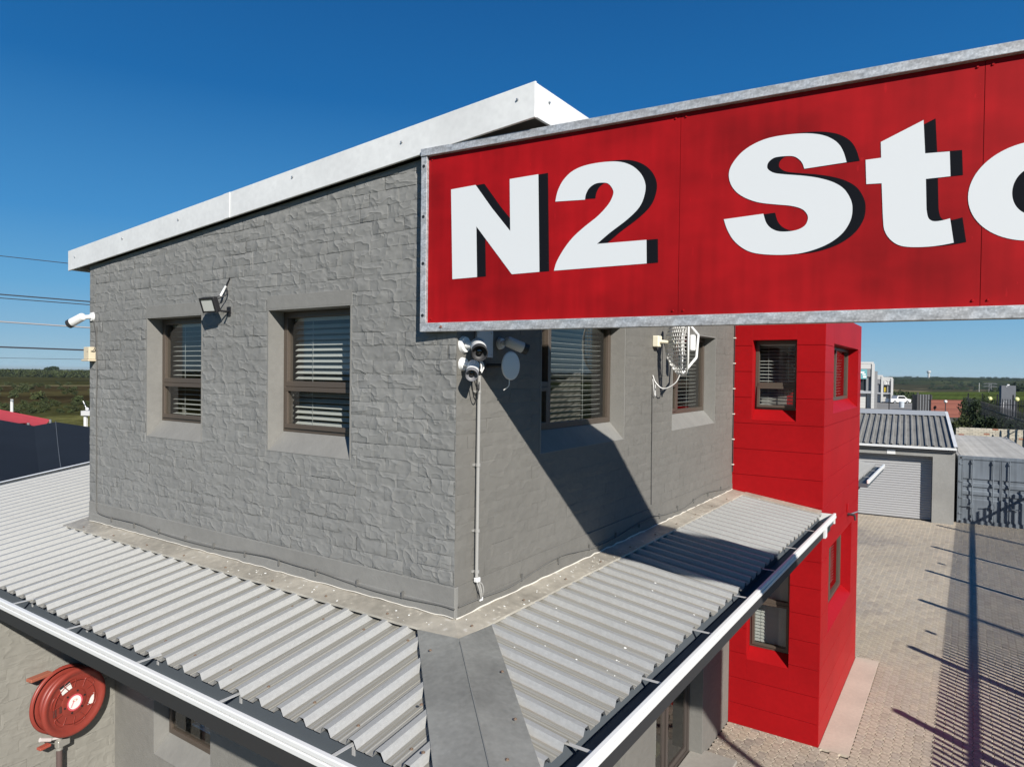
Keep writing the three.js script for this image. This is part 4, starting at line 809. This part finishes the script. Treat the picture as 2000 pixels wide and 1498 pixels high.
{
  const A = [], B = [];
  for (let i = 0; i < 520; i++) A.push([...polar(rr(-1.36, -1.05), rr(560, 660)), rr(2.6, 4.4), 1.0]);
  for (let i = 0; i < 90; i++) A.push([...polar(rr(-1.3, -1.05), rr(95, 330)), rr(.5, 1.4), .8]);
  for (let i = 0; i < 90; i++) A.push([...polar(rr(-1.30, -1.10), rr(88, 112)), rr(.35, .8), .7]);
  for (let i = 0; i < 26; i++) A.push([...polar(rr(-1.13, -1.09), rr(330, 380)), rr(2, 3.2), .9]);
  wood('bushland', 'dark line of bush and scattered shrubs across the left field', A, lg[1], bushG);
  for (let i = 0; i < 4200; i++) { const r = 420 * Math.pow(3.2, rnd()), a = rr(-.30, .12); const [x, z] = polar(a, r); if (nz(x, z, 160, 211) > .1 || nz(x, z, 60, 240) < .0) continue; B.push([x, z, rr(1.2, 3.2) * (r > 900 ? 1.3 : 1), .8]); }
  for (let i = 0; i < 160; i++) B.push([...polar(rr(.02, .10), rr(520, 640)), rr(5, 8), 1.2]);
  for (let i = 0; i < 900; i++) { const r = rr(1500, 2600); B.push([...polar(rr(-.30, .14), r), rr(4, 7.5), .5]); }
  for (let i = 0; i < 60; i++) B.push([...polar(rr(-.16, -.055), rr(178, 240)), rr(1.2, 2.8), .8]);
  wood('wooded_hills', 'dark scrub covering the hills beyond the yard', B, lg[0], bushG);
}
function tree(name, label, x, z, R, H, n, m, size, y0 = null, clumps = 14) {
  const t = thing(name, label, 'tree', [x, y0 ?? groundY(x, z), z]);
  part('trunk', [cyl(.06 * H, .03 * H, H * .5, 0, H * .25, 0, 8), bar([0, H * .4, 0], [R * .5, H * .7, R * .2], .018 * H), bar([0, H * .4, 0], [-R * .5, H * .72, -R * .2], .018 * H)], barkM, t);
  part('crown', leaves(n, R, H * .46, R, size, clumps, H * .56), m, t, false); return t;
}
tree('broad_tree', 'broad dark tree standing above the bush on the left skyline', -667, -268, 6.5, 8.2, 2600, lg[2], .8);

// ---------------------------------------------------------------- left: shade nets, kiosk, pole, power lines
{
  const navy = phys([.018, .024, .034], .95, .2, { bumpMap: scaled(fine, 2), bumpScale: .003, map: scaled(mottle, .3) }), redN = mat([.36, .035, .05], .85, { map: scaled(mottle, .3) });
  const F = [[-26.56, 3.32, -5.6], [-25.51, 3.1, -6.3], [-24.54, 2.9, -6.96], [-23.9, 3.05, -7.39], [-22.92, 2.89, -8.05], [-20.5, 2.6, -9.6]], N = [[-12.99, 2.5, -1.0], [-12.34, 2.5, -1.7], [-11.77, 2.3, -2.28], [-11.45, 2.45, -2.5], [-10.97, 2.42, -2.83], [-9.4, 2.4, -4]];
  function net(name, label, A, B, m, group, seams) {
    const s = thing(name, label, 'shade net', [0, 0, 0]); const T = [], n = 10, q = (i, t) => A[i].map((c, k) => c + (B[i][k] - c) * t - (k === 1 ? .28 * Math.sin(t * Math.PI) : 0));
    for (let i = 0; i + 1 < A.length; i++) for (let k = 0; k < n; k++) T.push(...quad(q(i, k / n), q(i + 1, k / n), q(i + 1, (k + 1) / n), q(i, (k + 1) / n)));
    part('net_panel', quadMesh(T), m, s);
    for (const i of seams) part('seam_cord', tube(Array.from({ length: 9 }, (_, k) => { const p = q(i, k / 8); p[1] += .02; return p; }), .012, 20, 4), mat([.09, .10, .11], .8), s);
    for (const e of [A[0], A[A.length - 1], B[0], B[B.length - 1]]) part('post', bar([e[0], 0, e[2]], [e[0], e[1], e[2]], .05), steel, s);
    return s;
  }
  net('shade_net', 'dark navy shade net stretched over parking behind the grey building', F, N, navy, null, [3]);
  net('shade_net', 'red shade net beyond the dark navy one', [[-33, 4.1, -4.9], [-30.24, 3.52, -6.74], [-29.06, 3.27, -7.54], [-27.42, 2.9, -8.63]], [[-28.2, 2.85, -3.9], [-27.3, 2.87, -5.0], [-26.9, 2.87, -6.4], [-26.7, 2.86, -7.6]], redN, null, []);
  const k = thing('gate_kiosk', 'small pale kiosk with flat roof half hidden by the left corner', 'kiosk', [-31.5, 0, -12.0], .5);
  part('wall', [box(-.1, 2, 0, 2.5, -1.5, -.02)], concrete, k); part('roof', rbox(-.35, 2.2, 2.72, 2.95, -1.8, .25, .02), mat([.5, .5, .5], .7), k); part('post', [box(-.28, -.16, 0, 2.72, .02, .14)], whiteGloss, k); part('roof_clutter', [bar([-.2, 2.95, 0], [-.42, 3.4, 0], .02), new THREE.SphereGeometry(.09, 10, 8).translate(.2, 3.03, .1), new THREE.SphereGeometry(.08, 10, 8).translate(-.1, 3.03, .15), box(.3, .6, 2.95, 3.15, -.3, 0)], whiteGloss, k); part('window', box(.1, 1.2, 1.6, 2.35, -.019, -.01), black, k);
  single('sign_pole', bar([-36.86, -.2, -10.7], [-36.87, 3.35, -10.72], .07), mat([.6, .6, .58], .6), 'pale bare pole in the field behind the red shade net', 'pole');
  const lines = [[[-30.36, 9.52, -7.99], [-28.09, 9.25, -9.52], .014, 'highest thin power line crossing the sky left of the building'], [[-30.33, 7.94, -7.98], [-27.36, 7.69, -9.97], .024, 'thick upper power line of the close pair on the left'], [[-30.33, 7.79, -7.98], [-27.36, 7.56, -9.97], .017, 'thinner lower power line of the close pair on the left'], [[-30.31, 6.82, -7.97], [-27.34, 6.62, -9.97], .03, 'pale grey bundled power line level with the left corner camera'], [[-30.29, 5.78, -7.96], [-27.32, 5.69, -9.96], .03, 'dark power line level with the cream junction box'], [[-30.28, 5.33, -7.96], [-27.32, 5.31, -9.96], .008, 'lowest faint power line just above the tree line']];
  for (const [a, b, r, lab] of lines) { const A = V(...a), B = V(...b), d = B.clone().sub(A); const p0 = A.clone().addScaledVector(d, -1.2), p1 = B.clone().addScaledVector(d, 3.2); single('power_line', tube([p0.toArray(), A.toArray(), B.toArray(), p1.toArray()], r, 24, 6), mat(lab.startsWith('pale') ? [.30, .30, .31] : [.035, .035, .04], .6), lab, 'cable', 'power lines on the left', false); }
}
// ---------------------------------------------------------------- right: street, offices, fences and far landmarks
{
  const tar = mat([.26, .245, .225], .92, { map: scaled(mottle, .3) });
  struct('parking_lot', quadMesh([...quad([-40, .06, -96], [-1, .06, -103], [3, -.5, -140], [-40, -.5, -132]), ...quad([-40, -.5, -132], [3, -.5, -140], [-4, -.85, -172], [-40, -.85, -172])]), tar);
  const ow = mat([.44, .44, .43], .8), og = mat([.17, .175, .185], .7), dk = mat([.02, .021, .024], .3), rail = mat([.28, .29, .31], .6);
  function office(label, x, z, turn, w, y0, H, bays, o = {}) {
    const b = thing('office_building', label, 'building', [x, y0, z], turn, 'white and grey office row'), bw = w / bays;
    part('wall', [box(-w, 0, 0, H - .55, -9, -.6), box(-w, 0, H * .86, H, -.6, .15)], ow, b);
    part('parapet', rbox(-w - .1, .1, H - .35, H, -9.1, .2, .03), ow, b);
    for (let i = 0; i <= bays; i++) part('pier', box(-i * bw - .22, -i * bw + .22, 0, H - .3, -.6, .3), ow, b);
    for (let i = 0; i < bays; i++) {
      const x0 = -i * bw - bw + .25, x1 = -i * bw - .25;
      part('sign_band', box(x0, x1, H * .70, H * .86, -.3, .1), og, b);
      const wn = part('window', box(x0 + .1, x1 - .7, H * .42, H * .70, -.62, -.58), dk, b); part('mullion', [box((x0 + x1) / 2 - .04, (x0 + x1) / 2 + .04, H * .42, H * .7, -.58, -.54)], rail, wn);
      part('side_panel', box(x1 - .65, x1, H * .40, H * .70, -.6, -.2), og, b);
      part('balcony', box(x0, x1, H * .36, H * .41, -.6, .25), rail, b);
      part('shopfront', box(x0 + .05, x1 - .05, .1, H * .33, -1.6, -1.55), dk, b);
      part('shade_post', box(x0 + .3, x0 + .5, 0, H * .36, .1, .3), og, b);
    }
    return b;
  }
  const o1 = office('tall white office block with teal sign peeking past the red tower', -10.6, -122.5, .35, 9, -.75, 8.1, 2);
  part('teal_sign', box(-3.0, -.9, 5.3, 6.9, .11, .2), mat([.10, .30, .33], .6), o1); part('sign_mark', [box(-1.9, -1.3, 6.25, 6.5, .201, .22), box(-1.6, -1.1, 5.95, 6.15, .201, .22), box(-1.5, -1.0, 5.5, 5.8, .201, .22)], whiteGloss, o1);
  part('side_block', box(.0, 1.0, 0, 6.6, -6, -1), og, o1);
  office('middle white office bay with grey balcony in the row', -13.4, -166.4, .25, 2.6, -1.2, 6.5, 1);
  const o3 = office('end white office bay with small white lettering on its grey band', -11.6, -167.6, .25, 2.5, -1.0, 5.85, 1);
  part('yellow_display', box(-1.4, -.9, 2.6, 3.6, -.57, -.5), mat([.5, .36, .02], .7), o3);
  globalThis.__o3 = o3;
  { // low red kerb wall and the tall posts standing on it
    const w = thing('brick_kerb_wall', 'long low red brick wall below the black fence posts', 'wall', [-9.15, 0, -95.7], .589);
    part('wall', box(-14, 9.3, -.3, .42, -.2, 0), mat([.19, .06, .04], .9, { map: scaled(mottle, .5) }), w);
    [[-8.48, -96.1, 'first'], [-5.99, -97.75, 'second'], [-3.44, -99.45, 'third'], [-1.5, -100.75, 'fourth']].forEach(([x, z, n]) => single('fence_post', [box(x - .06, x + .06, .2, 2.75, z - .06, z + .06), box(x - .14, x + .14, .15, .42, z - .14, z + .14)], black, n + ' black fence post from the red tower on low brick wall', 'post', 'black posts on the brick kerb wall'));
    const m = thing('wire_fence', 'thin dark wire strands between the black posts', 'fence'); for (const y of [.8, 1.2, 1.6, 2.0, 2.4, 2.65]) part('wire', bar([-12, y, -93.6], [-1.5, y, -100.7], .008, 4), charcoal, m);
  }
  {
    const w = thing('brick_wall_panel', 'short red brick wall panel behind the garage', 'wall', [-1.54, -.3, -100.8], .589);
    part('wall', box(0, 4.15, 0, 2.25, -.25, 0), mat([.19, .065, .045], .9), w);
    const bm = [[.21, .07, .05], [.18, .06, .043], [.225, .078, .055]].map(c => mat(c, .9)); for (let r = 0; r < 9; r++) part('brick_course', box(.0, 4.15, .06 + r * .24, .285 + r * .24, .001, .012), bm[r % 3], w); part('coping', box(-.05, 4.2, 2.25, 2.32, -.3, .05), bm[1], w);
  }
  const lamp = (x, y, z, lab, c) => { const l = thing('garden_lamp', lab, 'lamp', [x, 0, z]); part('globe', new THREE.SphereGeometry(.2, 14, 10).translate(0, y, 0), mat(c, .4), l); part('post', bar([0, -.3, 0], [0, y - .15, 0], .05), charcoal, l); };
  lamp(.16, 1.85, -100.3, 'white globe lamp in front of the red brick panel', [.8, .79, .75]); lamp(4.21, 3.13, -69.74, 'yellowish globe lamp left of the grey pillar', [.7, .68, .3]); lamp(6.19, 3.11, -71.08, 'yellowish globe lamp right of the grey pillar', [.7, .68, .3]);
  { // corrugated enclosure, bin and pick-up
    const e = thing('steel_enclosure', 'dark corrugated steel enclosure left of the red brick panel', 'enclosure', [-3.8, -.4, -118.6], .5);
    const p = box(0, .12, 0, 2.7, -.06, 0); planarUV(p); for (let i = 0; i < 9; i++) { const q = part('sheet', p, i % 2 ? og : charcoal, e, false); q.position.set(i * .2, 0, i % 2 ? .03 : 0); } part('end_post', box(-.25, -.05, 0, 3.0, -.15, .05), charcoal, e); part('back', box(0, 2, 0, 2.6, -2, -.07), charcoal, e);
    single('rubbish_bin', [cyl(.38, .42, 1.0, -7.2, .05, -134, 14), cyl(.45, .3, .14, -7.2, .6, -134, 14)], mat([.45, .5, .55], .6), 'pale blue bin standing alone in the parking lot', 'bin');
    const c = thing('pickup_truck', 'white double cab pickup parked at the end office', 'car', [-10.2, groundY(-10.2, -166) + .12, -166], .75);
    const body = new THREE.Shape([[-2.4, .45], [2.35, .45], [2.4, .95], [1.5, 1.08], [.75, 1.72], [-.75, 1.75], [-.95, 1.1], [-2.4, 1.08]].map(q => new THREE.Vector2(...q)));
    part('body', (() => { const g = new THREE.ExtrudeGeometry(body, { depth: 1.6, bevelEnabled: true, bevelSize: .06, bevelThickness: .08, bevelSegments: 2 }); g.translate(0, 0, -.8); return g; })(), new THREE.MeshPhysicalMaterial({ color: col(.75, .75, .75), roughness: .3, clearcoat: .8 }), c);
    part('window', [(() => { const s = new THREE.Shape([[-.72, 1.15], [1.25, 1.13], [.7, 1.64], [-.66, 1.66]].map(q => new THREE.Vector2(...q))); const g = new THREE.ExtrudeGeometry(s, { depth: 1.78, bevelEnabled: false }); g.translate(0, 0, -.89); return g; })()], dk, c);
    for (const [x, z] of [[-1.5, .8], [1.5, .8], [-1.5, -.8], [1.5, -.8]]) { const w = part('wheel', cyl(.38, .38, .24, x, .38, z, 20, 'z'), black, c); part('rim', cyl(.22, .22, .25, x, .38, z, 14, 'z'), steel, w); }
    for (const z of [-.6, .6]) part('headlight', box(2.38, 2.45, .75, .95, z - .18, z + .18), whiteGloss, c);
  }
  { // grey pillar with a camera on top
    const p = thing('grey_pillar', 'tall dark grey rectangular pillar beside the palisade fence', 'pillar', [5.97, 0, -83], .2);
    part('shaft', rbox(-.62, .62, 0, 4.2, -.5, .3, .02), mat([.135, .145, .165], .8, { map: scaled(mottle, .6) }), p); part('plinth', box(-.66, .66, 0, 2.4, .31, .34), mat([.11, .115, .13], .8), p); part('camera_bracket', [box(-.08, .12, 4.22, 4.32, -.05, .15), bar([-.2, 4.08, .33], [.02, 4.25, .1], .04)], whiteGloss, p);
    single('street_pipe', tube([[5.6, .3, -82.2], [5.6, 2.4, -82.2], [5.72, 2.55, -82.2], [5.9, 2.55, -82.2]], .05, 20, 8), mat([.4, .4, .4], .5), 'thin grey bent pipe in front of the grey pillar', 'pipe');
  }
  { // palisade fence behind the container, with its planting
    struct('bank', quadMesh([...quad([2.3, 1.0, -34.2], [9, 1.0, -34.2], [12, .9, -85], [-2, .5, -85]), ...quad([2.3, 1.0, -34.2], [9, 1.0, -34.2], [9, -.1, -34], [2.3, -.1, -34]), ...quad([2.3, 1.0, -34.2], [-2, .5, -85], [-2.4, -.4, -85], [2.2, -.1, -34.2])]), mat([.10, .095, .06], .95, { map: scaled(mottle, .5) }));
    const f = thing('palisade_fence', 'black pointed palisade fence descending behind the shipping container', 'fence', [0, 0, 0]);
    const a = [2.49, -68.58], b = [5.58, -30.9], n = 150, bm = mat([.014, .014, .016], .5);
    const g = new THREE.ExtrudeGeometry(new THREE.Shape([[-.035, 0], [.035, 0], [.035, 2.06], [0, 2.16], [-.035, 2.06]].map(q => new THREE.Vector2(...q))), { depth: .012, bevelEnabled: false }); planarUV(g);
    const th = Math.atan2(b[0] - a[0], b[1] - a[1]);
    for (let i = 0; i <= n; i++) { const t = i / n, p = part('picket', g, bm, f, false); p.position.set(a[0] + (b[0] - a[0]) * t, 1.13, a[1] + (b[1] - a[1]) * t); p.rotation.y = th + Math.PI / 2; }
    for (const y of [1.55, 2.85]) part('rail', bar([a[0] + .04, y, a[1]], [b[0] + .04, y, b[1]], .03, 4), bm, f);
    const f2 = thing('palisade_fence', 'far black palisade fence across the green field edge', 'fence', [0, 0, 0]);
    for (let i = 0; i < 40; i++) { const t = i / 39, p = part('picket', g, bm, f2, false); p.position.set(2.2 + 8 * t, .75 + (i % 6 === 2 ? .45 : 0), -84 + 8 * t); p.scale.x = i % 6 === 2 ? 2 : 1; }
    part('rail', [bar([2.2, 2.3, -84], [10.2, 2.3, -76], .03, 4), bar([2.2, 1.2, -84], [10.2, 1.2, -76], .03, 4)], bm, f2);
    for (const [x, z, R, H, lab, mi] of [[2.85, -52, .75, 2.9, 'tall dark cypress bush at the start of the palisade fence', 2], [3.5, -58, .9, 3.2, 'round dark tree above the palisade fence', 0], [3.6, -46, .8, 2.0, 'dark leafy shrub behind the palisade pickets', 2], [2.3, -50, .6, 1.8, 'brown green shrub at the right end of the red brick panel', 1]]) tree('garden_bush', lab, x, z, R, H, 1500, lg[mi], .09, .8, 16);
    const hd = []; for (let i = 0; i < 26; i++) { const t = .06 + i / 25 * .72, q = leaves(620, .6, .95, .85, .085, 8); q.translate(a[0] + (b[0] - a[0]) * t + .4, 1.95 + rr(-.15, .12) - .25 * t, a[1] + (b[1] - a[1]) * t); hd.push(q); }
    const hg = thing('hedge', 'dark dense hedge growing just behind the palisade pickets', 'hedge', [0, 0, 0]); part('foliage', hd, lg[2], hg, false);
    const gr = []; for (let i = 0; i < 22; i++) { const x = rr(2.5, 4.6), z = rr(-44, -35), q = leaves(90, .3, .25, .3, .06, 4); q.translate(x, 1.25 + rr(0, .5), z); gr.push(q); }
    const s = part('ground_cover', gr, lg[1], scene, false); s.userData = { kind: 'stuff', label: 'low mixed planting behind the container wall', category: 'plants' };
    for (let i = 0; i < 5; i++) { const x = 2.7 + i * .5, z = -40 + rr(-2, 2), r = rr(.12, .3), q = new THREE.IcosahedronGeometry(r, 2); q.scale(1, .7, 1); q.translate(x, 1.75 + rr(-.1, .25), z); single('garden_stone', q, mat([.5, .47, .42], .95), ['leftmost', 'second', 'third', 'fourth', 'rightmost'][i] + ' pale stone from the left in the planting behind the container', 'stone', 'stones in the planting'); }
    tree('tall_tree', 'dark tall tree left of the far wood on the right skyline', 24, -470, 6, 9, 900, lg[2], .7);
  }
  { // landmarks on the skyline
    const y = groundY(-89.7, -2104), w = thing('water_tower', 'white mushroom shaped water tower on the skyline', 'water tower', [-89.7, Math.max(y, 1), -2104]);
    part('shaft', cyl(2.9, 2.5, 15, 0, 7.5, 0, 20), ow, w); part('bowl', (() => new THREE.LatheGeometry([[2.5, 13], [4.4, 15.5], [5.0, 18], [4.2, 20.4], [0, 21.5]].map(p => new THREE.Vector2(...p)), 28))(), ow, w);
    const p = thing('electricity_pylon', 'grey lattice pylon standing behind the green field', 'pylon', [14.5, groundY(14.5, -600) - 1, -600]), st = mat([.30, .30, .31], .6), B = [], H = 17 - groundY(14.5, -600) * 0;
    const lv = [[0, 2.2], [4, 1.6], [8, 1.0], [11.5, .7], [14, .7], [15.5, .7]];
    for (let i = 0; i + 1 < lv.length; i++) { const [y0, a] = lv[i], [y1, b] = lv[i + 1]; for (const [sx, sz] of [[1, 1], [1, -1], [-1, 1], [-1, -1]]) { B.push(bar([a * sx, y0, a * sz], [b * sx, y1, b * sz], .09, 4), bar([a * sx, y0, a * sz], [-b * sx, y1, b * sz], .05, 4)); } }
    part('lattice', B, st, p); for (const y of [13.2, 15.2]) part('cross_arm', [bar([-4.2, y, 0], [4.2, y, 0], .1, 4), bar([-4.2, y, 0], [0, y + .9, 0], .07, 4), bar([4.2, y, 0], [0, y + .9, 0], .07, 4)], st, p);
    single('mast', bar([6.4, groundY(6.4, -420) - .5, -420], [6.4, 2.3, -420], .12, 6), mat([.55, .55, .53], .6), 'thin pale mast left of the grey pylon', 'mast');
  }
}
{ // small lettering on the end office
  const { FontLoader } = await import('three/addons/loaders/FontLoader.js'); const { TextGeometry } = await import('three/addons/geometries/TextGeometry.js');
  const font = await new FontLoader().loadAsync('fonts/droid/droid_sans_bold.typeface.json');
  const g = new TextGeometry('bi', { font, size: .75, depth: .04, curveSegments: 4 }); g.translate(-1.55, 4.25, .105);
  part('lettering', g, whiteGloss, globalThis.__o3); delete globalThis.__o3;
}
scene.fog = new THREE.FogExp2(new THREE.Color().setRGB(.42, .56, .68), .00006);
renderer.render(scene, camera);
